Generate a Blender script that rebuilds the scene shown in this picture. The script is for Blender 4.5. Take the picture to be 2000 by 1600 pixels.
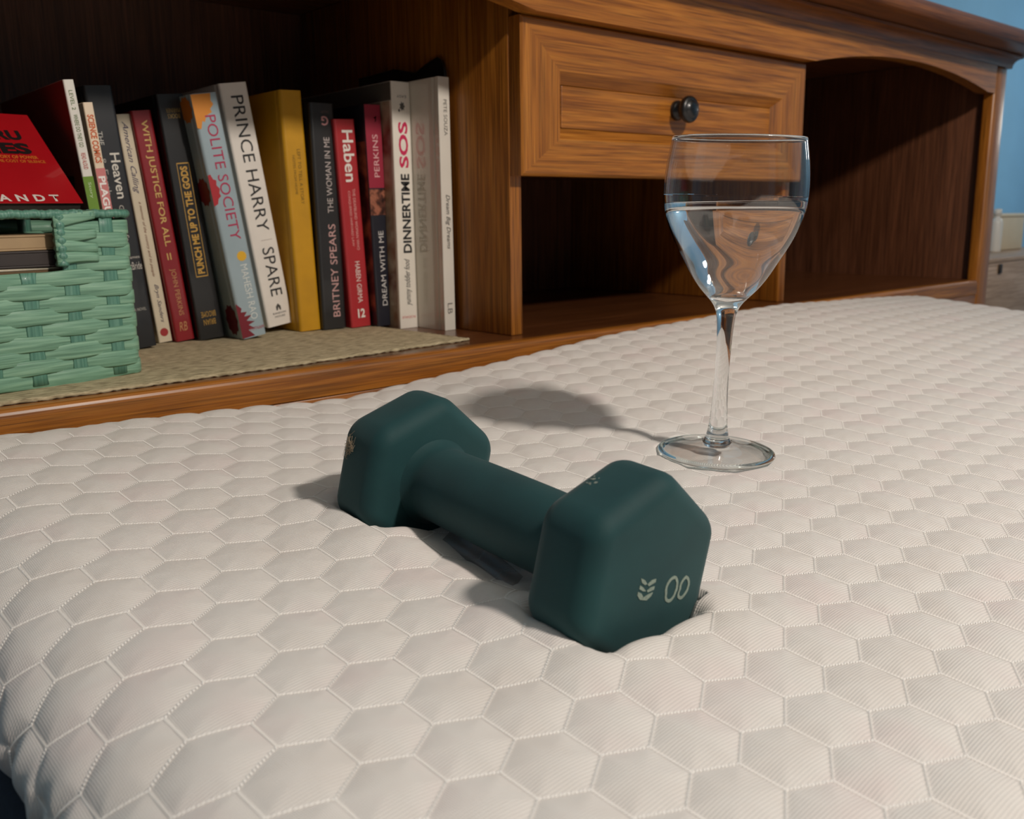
import bpy, bmesh, math, random
import numpy as np
from mathutils import Matrix, Vector

random.seed(7)
rng = np.random.default_rng(7)
scene = bpy.context.scene
for o in list(bpy.data.objects):
    bpy.data.objects.remove(o)
C = scene.collection

# ------------------------------------------------------------------ camera
# metres; the camera is the origin, x runs along the headboard, y into it
YAW, PITCH, ROLL, FPX = 0.72042, 0.210532, -0.012775, 1800.0
fw = Vector((math.sin(YAW) * math.cos(PITCH), math.cos(YAW) * math.cos(PITCH), -math.sin(PITCH)))
rt = Vector((math.cos(YAW), -math.sin(YAW), 0))
up = rt.cross(fw)
rt2 = rt * math.cos(ROLL) + up * math.sin(ROLL)
up2 = -rt * math.sin(ROLL) + up * math.cos(ROLL)
cam_d = bpy.data.cameras.new('camera')
cam = bpy.data.objects.new('camera', cam_d)
C.objects.link(cam)
cam.matrix_world = Matrix(((rt2.x, up2.x, -fw.x, 0), (rt2.y, up2.y, -fw.y, 0), (rt2.z, up2.z, -fw.z, 0), (0, 0, 0, 1)))
cam_d.sensor_fit = 'HORIZONTAL'
cam_d.sensor_width = 36.0
cam_d.lens = 36.0 * FPX / 2000.0
cam_d.clip_start = 0.01
cam_d.dof.use_dof = True
cam_d.dof.focus_distance = 0.52
cam_d.dof.aperture_fstop = 15.0
scene.camera = cam

# ------------------------------------------------------------------ world, lamp, exposure
world = bpy.data.worlds.new('world')
scene.world = world
world.use_nodes = True
world.node_tree.nodes['Background'].inputs[0].default_value = (0.30, 0.36, 0.45, 1)
world.node_tree.nodes['Background'].inputs[1].default_value = 0.05

lamp_d = bpy.data.lights.new('bedroom_lamp', 'POINT')
lamp_d.energy = 63.0
lamp_d.color = (1.0, 0.905, 0.808)
lamp_d.shadow_soft_size = 0.06
lamp = bpy.data.objects.new('bedroom_lamp', lamp_d)
C.objects.link(lamp)
lamp.location = (0.61, -0.64, 0.90)
side_d = bpy.data.lights.new('added_side_light', 'POINT')  # added light out of view, brightens the blue wall and nightstand
side_d.energy = 1.9
side_d.color = (1.0, 0.92, 0.82)
side_d.shadow_soft_size = 0.06
side = bpy.data.objects.new('added_side_light', side_d)
C.objects.link(side)
side.location = (2.86, 0.60, 0.30)

scene.view_settings.view_transform = 'Standard'
scene.view_settings.look = 'None'
scene.view_settings.gamma = 1.0
scene.view_settings.use_curve_mapping = False
scene.view_settings.exposure = 0.0
scene.cycles.use_denoising = True
scene.cycles.caustics_refractive = True
scene.cycles.caustics_reflective = False
scene.cycles.max_bounces = 14
scene.cycles.transmission_bounces = 12
scene.cycles.sample_clamp_indirect = 0.0


# ------------------------------------------------------------------ helpers
def lin(r, g, b):
    f = lambda c: (c / 255 / 12.92) if c / 255 <= 0.04045 else ((c / 255 + 0.055) / 1.055) ** 2.4
    return (f(r), f(g), f(b), 1.0)


class NT:
    def __init__(self, name):
        self.m = bpy.data.materials.new(name)
        self.m.use_nodes = True
        self.t = self.m.node_tree
        self.b = self.t.nodes['Principled BSDF']

    def n(self, kind, **kw):
        nd = self.t.nodes.new(kind)
        for k, v in kw.items():
            if k in nd.inputs:
                nd.inputs[k].default_value = v
            else:
                setattr(nd, k, v)
        return nd

    def l(self, a, b):
        self.t.links.new(a, b)

    def set(self, **kw):
        for k, v in kw.items():
            self.b.inputs[k.replace('_', ' ')].default_value = v
        return self


def ramp(nt, fac, stops):
    r = nt.n('ShaderNodeValToRGB')
    el = r.color_ramp.elements
    while len(el) < len(stops):
        el.new(0.5)
    for e, (p, c) in zip(el, stops):
        e.position = p
        e.color = c
    nt.l(fac, r.inputs[0])
    return r.outputs[0]


def mixc(nt, a, b, fac, mode='MIX'):
    m = nt.n('ShaderNodeMix', data_type='RGBA', blend_type=mode)
    for s, v in ((0, fac), (6, a), (7, b)):
        if hasattr(v, 'is_linked') or hasattr(v, 'links'):
            nt.l(v, m.inputs[s])
        else:
            m.inputs[s].default_value = v
    return m.outputs[2]


def mapped(nt, scale, coord='Object', rnd=True):
    tc = nt.n('ShaderNodeTexCoord')
    mp = nt.n('ShaderNodeMapping')
    mp.inputs['Scale'].default_value = scale
    src = tc.outputs[coord]
    if rnd:
        oi = nt.n('ShaderNodeObjectInfo')
        mu = nt.n('ShaderNodeMath', operation='MULTIPLY')
        mu.inputs[1].default_value = 7.3
        nt.l(oi.outputs['Random'], mu.inputs[0])
        ad = nt.n('ShaderNodeVectorMath', operation='ADD')
        nt.l(src, ad.inputs[0])
        nt.l(mu.outputs[0], ad.inputs[1])
        src = ad.outputs[0]
    nt.l(src, mp.inputs['Vector'])
    return mp.outputs[0]


def bump(nt, h, strength, dist, normal=None):
    b = nt.n('ShaderNodeBump')
    b.inputs['Strength'].default_value = strength
    b.inputs['Distance'].default_value = dist
    nt.l(h, b.inputs['Height'])
    if normal is not None:
        nt.l(normal, b.inputs['Normal'])
    return b.outputs[0]


def wood(name, axis, light, mid, dark, rough=0.40, pore=0.45, coat=0.18):
    nt = NT(name)
    k = [85.0, 85.0, 85.0]
    k[axis] = 3.2
    n1 = nt.n('ShaderNodeTexNoise')
    n1.inputs['Scale'].default_value = 2.2
    n1.inputs['Detail'].default_value = 5
    n1.inputs['Distortion'].default_value = 0.7
    nt.l(mapped(nt, k), n1.inputs['Vector'])
    base = ramp(nt, n1.outputs[0], [(0.22, dark), (0.48, mid), (0.80, light)])
    k2 = [300.0, 300.0, 300.0]
    k2[axis] = 6.0
    n2 = nt.n('ShaderNodeTexNoise')
    n2.inputs['Scale'].default_value = 1.6
    n2.inputs['Detail'].default_value = 3
    nt.l(mapped(nt, k2), n2.inputs['Vector'])
    pr = ramp(nt, n2.outputs[0], [(0.36, (1 - pore, 1 - pore, 1 - pore, 1)), (0.52, (1, 1, 1, 1))])
    k3 = [7.0, 7.0, 7.0]
    k3[axis] = 0.7
    n3 = nt.n('ShaderNodeTexNoise')
    n3.inputs['Scale'].default_value = 1.5
    n3.inputs['Detail'].default_value = 2
    nt.l(mapped(nt, k3), n3.inputs['Vector'])
    wv = nt.n('ShaderNodeMath', operation='MULTIPLY')
    wv.inputs[1].default_value = 26.0
    nt.l(n3.outputs[0], wv.inputs[0])
    sn = nt.n('ShaderNodeMath', operation='SINE')
    nt.l(wv.outputs[0], sn.inputs[0])
    rings = ramp(nt, sn.outputs[0], [(0.0, (0.82, 0.78, 0.71, 1)), (0.75, (1, 1, 1, 1))])
    col = mixc(nt, base, rings, 0.75, 'MULTIPLY')
    k4 = [900.0, 900.0, 900.0]
    k4[axis] = 16.0
    n4 = nt.n('ShaderNodeTexNoise')
    n4.inputs['Scale'].default_value = 1.0
    n4.inputs['Detail'].default_value = 2
    nt.l(mapped(nt, k4), n4.inputs['Vector'])
    fine = ramp(nt, n4.outputs[0], [(0.38, (0.48, 0.40, 0.31, 1)), (0.53, (1, 1, 1, 1))])
    col = mixc(nt, col, pr, 0.8, 'MULTIPLY')
    col = mixc(nt, col, fine, 0.6, 'MULTIPLY')
    nt.l(col, nt.b.inputs['Base Color'])
    nt.set(Roughness=rough, Coat_Weight=coat, Coat_Roughness=0.22)
    nt.l(bump(nt, n2.outputs[0], 0.25, 0.0006), nt.b.inputs['Normal'])
    return nt.m


def plain(name, col, rough=0.5, coat=0.0, noise=0.0, nscale=60, bumpd=0.0, **kw):
    nt = NT(name)
    nt.set(Roughness=rough, Coat_Weight=coat, Base_Color=col, **kw)
    if noise or bumpd:
        n = nt.n('ShaderNodeTexNoise')
        n.inputs['Scale'].default_value = nscale
        n.inputs['Detail'].default_value = 4
        nt.l(mapped(nt, (1, 1, 1)), n.inputs['Vector'])
        if noise:
            d = tuple(c * (1 - noise) for c in col[:3]) + (1,)
            b = tuple(min(1, c * (1 + noise)) for c in col[:3]) + (1,)
            nt.l(ramp(nt, n.outputs[0], [(0.3, d), (0.7, b)]), nt.b.inputs['Base Color'])
        if bumpd:
            nt.l(bump(nt, n.outputs[0], 0.5, bumpd), nt.b.inputs['Normal'])
    return nt.m


def link(name, me, mat, parent=None, smooth=False):
    o = bpy.data.objects.new(name, me)
    C.objects.link(o)
    if mat:
        me.materials.append(mat)
    if parent:
        o.parent = parent
    if smooth:
        me.shade_smooth()
    return o


def tag(o, label, cat, group=None):
    o['label'] = label
    o['category'] = cat
    if group:
        o['group'] = group
    return o


def thing(name, label, cat, loc=(0, 0, 0), rot=(0, 0, 0), group=None, matrix=None):
    o = bpy.data.objects.new(name, None)
    C.objects.link(o)
    o.empty_display_size = 0.02
    if matrix is not None:
        o.matrix_world = matrix
    else:
        o.location = loc
        o.rotation_euler = rot
    return tag(o, label, cat, group)


def mesh(name, verts, faces):
    me = bpy.data.meshes.new(name)
    me.from_pydata([tuple(v) for v in verts], [], faces)
    me.update()
    return me


def bm_mesh(name, bm):
    bmesh.ops.recalc_face_normals(bm, faces=bm.faces)
    me = bpy.data.meshes.new(name)
    bm.to_mesh(me)
    bm.free()
    return me


def box_bm(lo, hi, bev=0.0, seg=2):
    bm = bmesh.new()
    bmesh.ops.create_cube(bm, size=1.0)
    for v in bm.verts:
        v.co = Vector([lo[i] if v.co[i] < 0 else hi[i] for i in range(3)])
    if bev > 0:
        bmesh.ops.bevel(bm, geom=list(bm.edges), offset=bev, segments=seg, affect='EDGES', profile=0.5)
    return bm


def box(name, lo, hi, mat, parent=None, bev=0.0015, seg=2):
    return link(name, bm_mesh(name, box_bm(lo, hi, bev, seg)), mat, parent, bev > 0)


def prism(name, poly, axis, a, b, mat, parent=None, bev=0.0, smooth=False):
    """extrude a 2-D polygon along an axis; poly in the two other axes, in order"""
    bm = bmesh.new()
    oth = [i for i in range(3) if i != axis]

    def P(p, t):
        c = [0, 0, 0]
        c[oth[0]], c[oth[1]], c[axis] = p[0], p[1], t
        return bm.verts.new(c)
    va = [P(p, a) for p in poly]
    vb = [P(p, b) for p in poly]
    bm.faces.new(va)
    bm.faces.new(vb[::-1])
    n = len(poly)
    for i in range(n):
        bm.faces.new((va[i], vb[i], vb[(i + 1) % n], va[(i + 1) % n]))
    if bev > 0:
        bmesh.ops.recalc_face_normals(bm, faces=bm.faces)
        es = [e for e in bm.edges if len(e.link_faces) == 2 and e.calc_face_angle() > 0.5]
        bmesh.ops.bevel(bm, geom=es, offset=bev, segments=2, affect='EDGES', profile=0.5)
    return link(name, bm_mesh(name, bm), mat, parent, smooth)


def lathe(name, prof, seg, mat, parent=None, axis=2, closed=False, cap=True):
    vs, fs = [], []
    n = len(prof)
    for r, z in prof:
        for k in range(seg):
            t = 2 * math.pi * k / seg
            p = (r * math.cos(t), r * math.sin(t), z)
            if axis == 1:
                p = (p[0], z, p[1])
            vs.append(p)
    m = n if closed else n - 1
    for i in range(m):
        j = (i + 1) % n
        for k in range(seg):
            k2 = (k + 1) % seg
            fs.append((i * seg + k, i * seg + k2, j * seg + k2, j * seg + k))
    if cap and not closed:
        fs.append(tuple(range(seg))[::-1])
        fs.append(tuple(range((n - 1) * seg, n * seg)))
    bm = bmesh.new()
    me = mesh(name, vs, fs)
    bm.from_mesh(me)
    bmesh.ops.remove_doubles(bm, verts=bm.verts, dist=1e-6)
    bmesh.ops.recalc_face_normals(bm, faces=bm.faces)
    bm.to_mesh(me)
    bm.free()
    o = link(name, me, mat, parent, True)
    return o


def tube(pts, rad, seg=6, closed=False):
    """verts, faces of a tube through pts; rad a number or list"""
    pts = [Vector(p) for p in pts]
    n = len(pts)
    vs, fs = [], []
    ref = Vector((0.13, 0.27, 0.95))
    for i, p in enumerate(pts):
        d = (pts[(i + 1) % n] - pts[i - 1]) if closed else (pts[min(i + 1, n - 1)] - pts[max(i - 1, 0)])
        d.normalize()
        a = d.cross(ref)
        if a.length < 1e-4:
            a = d.cross(Vector((1, 0, 0)))
        a.normalize()
        b = d.cross(a)
        r = rad[i] if hasattr(rad, '__len__') else rad
        for k in range(seg):
            t = 2 * math.pi * k / seg
            vs.append(p + (a * math.cos(t) + b * math.sin(t)) * r)
    for i in range(n if closed else n - 1):
        j = (i + 1) % n
        for k in range(seg):
            k2 = (k + 1) % seg
            fs.append((i * seg + k, i * seg + k2, j * seg + k2, j * seg + k))
    if not closed:
        fs.append(tuple(range(seg))[::-1])
        fs.append(tuple(range((n - 1) * seg, n * seg)))
    return vs, fs


def join(parts):
    vs, fs = [], []
    for v, f in parts:
        o = len(vs)
        vs += list(v)
        fs += [tuple(i + o for i in q) for q in f]
    return vs, fs


# ------------------------------------------------------------------ materials
M_WALL = plain('blue_wall_paint', lin(150, 205, 240), 0.75, noise=0.04, nscale=9)
M_WALL2 = plain('pale_wall_paint', lin(136, 146, 154), 0.8, noise=0.03, nscale=6)
M_CEIL = plain('ceiling_paint', lin(176, 173, 166), 0.85, noise=0.02, nscale=8)
M_FLOOR = plain('dark_carpet', lin(44, 46, 60), 0.95, noise=0.25, nscale=300, bumpd=0.002)
OL, OM, OD = lin(196, 130, 50), lin(172, 107, 36), lin(132, 76, 22)
M_WX = wood('oak_grain_across', 0, OL, OM, OD)
M_WZ = wood('oak_grain_upright', 2, OL, OM, OD)
M_WY = wood('oak_grain_deep', 1, lin(150, 92, 46), lin(122, 70, 32), lin(84, 45, 19))
M_WIN = wood('oak_inside_panel', 2, lin(130, 82, 55), lin(108, 66, 43), lin(80, 47, 30), rough=0.45, coat=0.12)
M_WSH = wood('oak_shelf_board', 0, lin(128, 78, 42), lin(104, 60, 31), lin(76, 42, 21), rough=0.3, coat=0.35)
M_WTOP = wood('oak_top_moulding', 0, lin(158, 98, 46), lin(130, 76, 33), lin(92, 50, 22), rough=0.42, coat=0.15)
M_BLACK = plain('black_knob_enamel', lin(15, 14, 14), 0.35, coat=0.2)

# ------------------------------------------------------------------ the room
ZF, ZC = -0.75, 1.75
X0, X1, Y0, Y1 = -1.6, 3.07, -2.7, 1.12


def struct(o):
    o['kind'] = 'structure'
    return o


struct(box('floor', (X0, Y0, ZF - 0.05), (X1, Y1, ZF), M_FLOOR, bev=0))
struct(box('ceiling', (X0, Y0, ZC), (X1, Y1, ZC + 0.05), M_CEIL, bev=0))
struct(box('wall_back', (X0, Y1, ZF), (X1, Y1 + 0.08, ZC), M_WALL, bev=0))
struct(box('wall_right', (X1, Y0, ZF), (X1 + 0.08, Y1 + 0.08, ZC), M_WALL, bev=0))
struct(box('wall_left', (X0 - 0.08, Y0, ZF), (X0, Y1 + 0.08, ZC), M_WALL2, bev=0))
struct(box('wall_front', (X0, Y0 - 0.08, ZF), (X1, Y0, ZC), M_WALL2, bev=0))
struct(box('baseboard_back', (X0, Y1 - 0.015, ZF), (X1, Y1, ZF + 0.09), M_CEIL))

# ------------------------------------------------------------------ headboard with shelves
SH = -0.121                       # shelf top
XC = 0.85                         # its middle
YF, YB = 0.657, 1.085
HB = thing('headboard_bookcase', 'oak bookcase headboard with open shelves and one drawer behind the mattress', 'headboard', (XC, YF, ZF))


def hb(o):
    o.parent = HB
    o.matrix_parent_inverse = Matrix.Translation((-XC, -YF, -ZF))
    return o


# shelf board with a rounded nose, and the rail under it
nose = [(YF + 0.006 * (1 - math.cos(t)), SH - 0.006 * (1 - math.sin(t))) for t in [i * math.pi / 2 / 5 for i in range(6)]]
prof = nose + [(YF + 0.012, SH), (YF + 0.012, SH - 0.024), (YF, SH - 0.024)]
hb(prism('shelf_nosing', prof, 0, 0.071, 1.6292, M_WX, smooth=False))
hb(box('shelf', (0.0595, YF + 0.0122, SH - 0.024), (1.6408, YB - 0.0078, SH), M_WSH, bev=0))
hb(box('lower_rail', (0.071, YF + 0.001, SH - 0.34), (1.6292, YF + 0.02, SH - 0.0245), M_WX))
hb(box('lower_panel', (0.06, YF + 0.022, ZF), (1.64, YF + 0.03, SH - 0.345), M_WIN))
for xa in (0.6062, 1.0785):
    hb(box('divider', (xa, 0.690, SH), (xa + 0.0155, YB - 0.008, 0.2404), M_WZ, bev=0.0012))
for xa in (0.0588 - 0.016, 1.6412):
    hb(box('end_panel', (xa, YF + 0.0205, ZF), (xa + 0.016, YB, 0.2404), M_WIN))
for xa in (0.029, 1.6294):
    hb(prism('post', [(xa, YF + 0.02), (xa, YF), (xa + 0.042, YF), (xa + 0.042, YF + 0.02)], 2, ZF, 0.222, M_WZ, bev=0.004, smooth=True))
hb(box('back_panel', (0.06, YB - 0.0075, ZF), (1.64, YB, 0.2404), M_WIN, bev=0))


# apron with an arch over each side bay
def arch(x, a, b):
    c, h, s = (a + b) / 2, (b - a) / 2, 0.0235
    R = (h * h + s * s) / (2 * s)
    return 0.180 + math.sqrt(R * R - (x - c) ** 2) - (R - s)


low = [(0.0715, 0.180)]
for a, b in ((0.0995, 0.612), (1.088, 1.6005)):
    low += [(a + (b - a) * i / 28, arch(a + (b - a) * i / 28, a, b)) for i in range(29)]
low += [(1.629, 0.180)]
hb(prism('apron', low + [(1.629, 0.222), (0.0715, 0.222)], 1, YF, YF + 0.02, M_WX))
# crown: cove, bead and an overhanging rounded top
cv = [(YF + 0.02, 0.222), (YF - 0.0005, 0.222)]
for i in range(7):
    t = i / 6 * math.pi / 2
    cv.append((YF - 0.001 - 0.014 * (1 - math.cos(t)), 0.223 + 0.0125 * math.sin(t)))
cv += [(0.640, 0.2360), (0.640, 0.2395), (0.6445, 0.2405)]
cv += [(YF + 0.02, 0.2405)]
hb(prism('cove_moulding', cv, 0, 0.015, 1.686, M_WTOP, smooth=False))
tp = [(YB + 0.004, 0.2407), (0.642, 0.2407)]
for i in range(11):
    t = math.pi / 2 + i / 10 * math.pi
    tp.append((0.6045 + 0.0105 * 1.1 * math.cos(t), 0.2520 - 0.0110 * math.sin(t) * -1 if False else 0.2520 - 0.0110 * math.sin(t)))
tp += [(YB + 0.004, 0.2630)]
hb(prism('top_board', tp, 0, -0.012, 1.714, M_WTOP, bev=0.0, smooth=False))

# drawer: mitred frame, recessed panel, knob
DR = bpy.data.objects.new('drawer', None)
C.objects.link(DR)
DR.empty_display_size = 0.02
hb(DR)
DX0, DX1, DZ0, DZ1, DY = 0.6070, 1.0915, 0.0345, 0.1790, 0.672
FWX, FWZ = 0.0500, 0.0475
th = 0.0185


def frame_piece(name, quad, mat):
    """quad: outer a,b then inner c,d in (x,z): outer face flat with eased edge, inner edge bevelled down"""
    (ax, az), (bx, bz), (cx, cz), (dx, dz) = quad
    mx, mz = (DX0 + DX1) / 2, (DZ0 + DZ1) / 2

    def tow(p, d):
        return (p[0] + (d if p[0] < mx else -d), p[1] + (d if p[1] < mz else -d))
    a, b, c, d = (ax, az), (bx, bz), (cx, cz), (dx, dz)
    a1, b1 = tow(a, 0.0022), tow(b, 0.0022)
    c1, d1 = tow(c, 0.0110), tow(d, 0.0110)
    V = [(a[0], DY + th, a[1]), (b[0], DY + th, b[1]), (a[0], DY + 0.0022, a[1]), (b[0], DY + 0.0022, b[1]),
         (a1[0], DY, a1[1]), (b1[0], DY, b1[1]), (d[0], DY, d[1]), (c[0], DY, c[1]),
         (d1[0], DY + 0.0110, d1[1]), (c1[0], DY + 0.0110, c1[1]), (d1[0], DY + th, d1[1]), (c1[0], DY + th, c1[1])]
    F = [(0, 1, 3, 2), (2, 3, 5, 4), (4, 5, 7, 6), (6, 7, 9, 8), (8, 9, 11, 10), (10, 11, 1, 0), (0, 2, 4, 6, 8, 10), (1, 11, 9, 7, 5, 3)]
    bm = bmesh.new()
    bm.from_mesh(mesh('tmp', V, F))
    o = link(name, bm_mesh(name, bm), mat, DR)
    return o


ix0, ix1, iz0, iz1 = DX0 + FWX, DX1 - FWX, DZ0 + FWZ - 0.012, DZ1 - FWZ + 0.002
frame_piece('rail', [(DX0, DZ1), (DX1, DZ1), (ix1, iz1), (ix0, iz1)], M_WX)
frame_piece('rail', [(DX1, DZ0), (DX0, DZ0), (ix0, iz0), (ix1, iz0)], M_WX)
frame_piece('stile', [(DX0, DZ0), (DX0, DZ1), (ix0, iz1), (ix0, iz0)], M_WZ)
frame_piece('stile', [(DX1, DZ1), (DX1, DZ0), (ix1, iz0), (ix1, iz1)], M_WZ)
g = 0.0116
link('panel', bm_mesh('panel', box_bm((ix0 + g, DY + 0.0100, iz0 + g), (ix1 - g, DY + 0.016, iz1 - g), 0.0012)), M_WX, DR)
link('drawer_box', bm_mesh('drawer_box', box_bm((DX0 + 0.022, DY + th + 0.0006, DZ0 + 0.012), (DX1 - 0.022, DY + 0.33, DZ1 - 0.022), 0.001)), M_WIN, DR)
kp = [(0.0001, 0.0), (0.0045, 0.0003), (0.0080, 0.0012), (0.0088, 0.0022), (0.0098, 0.0028), (0.0124, 0.0032), (0.0142, 0.0052), (0.0146, 0.0078),
      (0.0136, 0.0102), (0.0108, 0.0120), (0.0076, 0.0134), (0.0066, 0.0156), (0.0070, 0.0180), (0.0092, 0.0202), (0.0106, 0.0216), (0.0108, 0.0252), (0.0001, 0.0253)]
kn = lathe('knob', kp, 32, M_BLACK, DR, axis=1, cap=False)
kn.location = (0.8475, DY + 0.0100 - 0.0251, 0.1085)

# ------------------------------------------------------------------ mattress
PB, PC = 0.007, 0.075
HW, HTH, HOX, HOY = 0.0302, math.radians(2.2), 0.1615, 0.3136
HAS, HSH = 0.9556, 0.0427        # the cover is stretched a little out of regular hexagons
# dumbbell frame (also presses the mattress)
DK = 1.045
DC = np.array([0.26381, 0.30508, -0.135]) * DK
az, el = -1.57396, -0.06545
DA = np.array([math.cos(az) * math.cos(el), math.sin(az) * math.cos(el), math.sin(el)])
DS = np.cross(DA, [0, 0, 1.0])
DS /= np.linalg.norm(DS)
DU = np.cross(DS, DA)
DROLL = math.radians(-48.03)
DRAD, DLEN, DHEAD = 0.0440 * DK, 0.1765 * DK, 0.0340 * DK
BX = [0.10, 0.1285, 0.1657, 0.206, 0.299, 0.341, 0.382, 0.4375, 0.552, 0.690, 0.861, 0.995, 1.141, 1.29, 1.40]
BZ = [0.0085, 0.0078, 0.006, 0.0052, -0.0003, -0.0039, -0.0056, -0.0014, 0.0053, 0.0136, 0.0184, 0.0192, 0.0137, 0.0066, 0.0]


def sstep(x, a, b):
    t = np.clip((x - a) / (b - a), 0, 1)
    return t * t * (3 - 2 * t)


def hexd(x, y):
    """distance to the nearest seam of the honeycomb quilting"""
    c, s = math.cos(HTH), math.sin(HTH)
    x_ = x - HOX
    y_ = (y - HOY - HSH * x_) / HAS
    p = x_ * c + y_ * s
    q = -x_ * s + y_ * c
    h = HW * math.sqrt(3) / 2
    best = None
    j0 = np.round(q / h)
    cand = []
    for dj in (-1, 0, 1):
        j = j0 + dj
        i = np.round((p - j * HW / 2) / HW)
        cp, cq = i * HW + j * HW / 2, j * h
        cand.append((cp, cq, (p - cp) ** 2 + (q - cq) ** 2))
    d = np.stack([k[2] for k in cand])
    w = np.argmin(d, axis=0)
    cp = np.choose(w, [k[0] for k in cand])
    cq = np.choose(w, [k[1] for k in cand])
    dp, dq = p - cp, q - cq
    m = np.zeros_like(dp)
    for a in (0, 60, 120):
        m = np.maximum(m, np.abs(dp * math.cos(math.radians(a)) + dq * math.sin(math.radians(a))))
    return HW / 2 - m


def head_planes(t0, t1, grow=0.0):
    pl = []
    ap = DRAD * math.cos(math.pi / 6) + grow
    for i in range(6):
        a = DROLL + math.pi / 3 * (i + 0.5)
        n = math.cos(a) * DU - math.sin(a) * DS
        pl.append((n, n @ DC + ap))
    pl.append((DA, DA @ DC + t1 + grow))
    pl.append((-DA, -(DA @ DC) - t0 + grow))
    return pl


def under(x, y, planes):
    lo = np.full(x.shape, -9.0)
    hi = np.full(x.shape, 9.0)
    for n, d in planes:
        v = (d - n[0] * x - n[1] * y) / n[2]
        if n[2] < 0:
            lo = np.maximum(lo, v)
        else:
            hi = np.minimum(hi, v)
    return lo, lo < hi


HEADS = [(-DLEN / 2, -DLEN / 2 + DHEAD), (DLEN / 2 - DHEAD, DLEN / 2)]


def puff(x, y):
    d = hexd(x, y)
    k = np.clip(d / (HW / 2), 0, 1)
    return 0.0019 * (1 - (1 - k) ** 2.1)


def surf(x, y, quilt=True):
    z = -0.134 + PB * (x - 0.3) + PC * (np.maximum(y, -0.05) - 0.66)
    z = z + np.interp(x, BX, BZ) * sstep(y, 0.30, 0.60) - 0.0015
    # soft dents round the two dumbbell heads
    px, py = x - DC[0], y - DC[1]
    t = px * DA[0] + py * DA[1]
    s = px * -DS[0] + py * -DS[1]
    dent = np.zeros_like(z)
    swell = np.zeros_like(z)
    for t0, t1 in HEADS:
        dt = np.maximum(np.maximum(t0 - t, t - t1), 0)
        dsd = np.maximum(np.abs(s + 0.004) - 0.026, 0)
        r = np.hypot(dt, dsd)
        dent = np.maximum(dent, 0.0130 * np.exp(-(r / 0.0040) ** 1.2) + 0.0010 * np.exp(-(r / 0.030) ** 1.4))
        swell = np.maximum(swell, (0.0046 + 0.0022 * sstep(-s, 0.0, 0.03)) * np.exp(-(r / 0.032) ** 2) * (1 - np.exp(-(r / 0.0038) ** 1.3)))
    z = z - dent + swell
    z = z - 0.0060 * np.exp(-((s - 0.004) / 0.030) ** 4 - (t / 0.070) ** 6)
    if quilt:
        z = z + puff(x, y)
    # pressed under the heads, under the foot of the glass
    for t0, t1 in HEADS:
        lo, ok = under(x, y, head_planes(t0, t1))
        z = np.where(ok, np.minimum(z, lo + 0.0018), z)
    gx, gy = x - GX, y - GY
    gz = GZ + math.tan(TILT) * gy
    z = np.where(np.hypot(gx, gy) < 0.039, np.minimum(z, gz - 0.0002), z)
    return z


TILT = 0.046                     # lean of the glass towards the near side
GX, GY = 0.4860, 0.3515
GZ = -0.134 + PB * (GX - 0.3) + PC * (GY - 0.66) - 0.0002


def axis_pts(lo, hi, rh, rv, inner):
    """positions, drops, cloth coordinate and outward tilt along one direction; rounded edges at both ends"""
    pos, drop, cloth, tilt = [], [], [], []
    N = 110
    for i in range(N):
        a = -math.pi / 2 + math.pi * i / N
        pos.append(lo + rh - rh * math.cos(a))
        drop.append(rv - rv * math.sin(a))
        cloth.append(lo + rh - (rh + rv) / 2 * (math.pi / 2 - a))
        tilt.append(-math.cos(a))
    pos += list(inner)
    cloth += list(inner)
    drop += [0.0] * len(inner)
    tilt += [0.0] * len(inner)
    for i in range(1, N + 1):
        a = math.pi / 2 - math.pi * i / N
        pos.append(hi - rh + rh * math.cos(a))
        drop.append(rv - rv * math.sin(a))
        cloth.append(hi - rh + (rh + rv) / 2 * (math.pi / 2 - a))
        tilt.append(math.cos(a))
    return np.array(pos), np.array(drop), np.array(cloth), np.array(tilt)


RX, RY, RZ = 0.058, 0.033, 0.033
xs = [0.060 + RX]
while xs[-1] < 1.390 - RX:
    xs.append(xs[-1] + 0.0012 + 0.0014 * min(1, max(0, xs[-1] - 0.35) / 0.7))
xs[-1] = 1.390 - RX
ys = [-1.25 + RY]
while ys[-1] < 0.652 - RY:
    v = ys[-1]
    ys.append(v + (0.012 if v < -0.35 else 0.004 if v < 0.0 else 0.00125 if v < 0.42 else 0.0017))
ys[-1] = 0.652 - RY
ux, du, cux, tx = axis_pts(0.060, 1.390, RX, RZ, xs)
uy, dv, cuy, ty = axis_pts(-1.25, 0.652, RY, RZ, ys)
GXX, GYY = np.meshgrid(ux, uy)
CXX, CYY = np.meshgrid(cux, cuy)
DD = np.maximum(du[None, :], dv[:, None])
ZF_, ZS_ = surf(GXX, GYY, True), surf(GXX, GYY, False)
edge_m = DD > 0
PF = puff(CXX, CYY) * (1 - sstep(DD, 0.026, 0.046))
ZZ = np.where(edge_m, ZS_ - DD + PF * np.sqrt(np.clip(1 - tx[None, :] ** 2 * 0.9, 0, 1)), ZF_)
GXX = GXX + np.where(edge_m, PF * tx[None, :], 0)
GYY = GYY + np.where(edge_m, PF * ty[:, None], 0)
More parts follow.
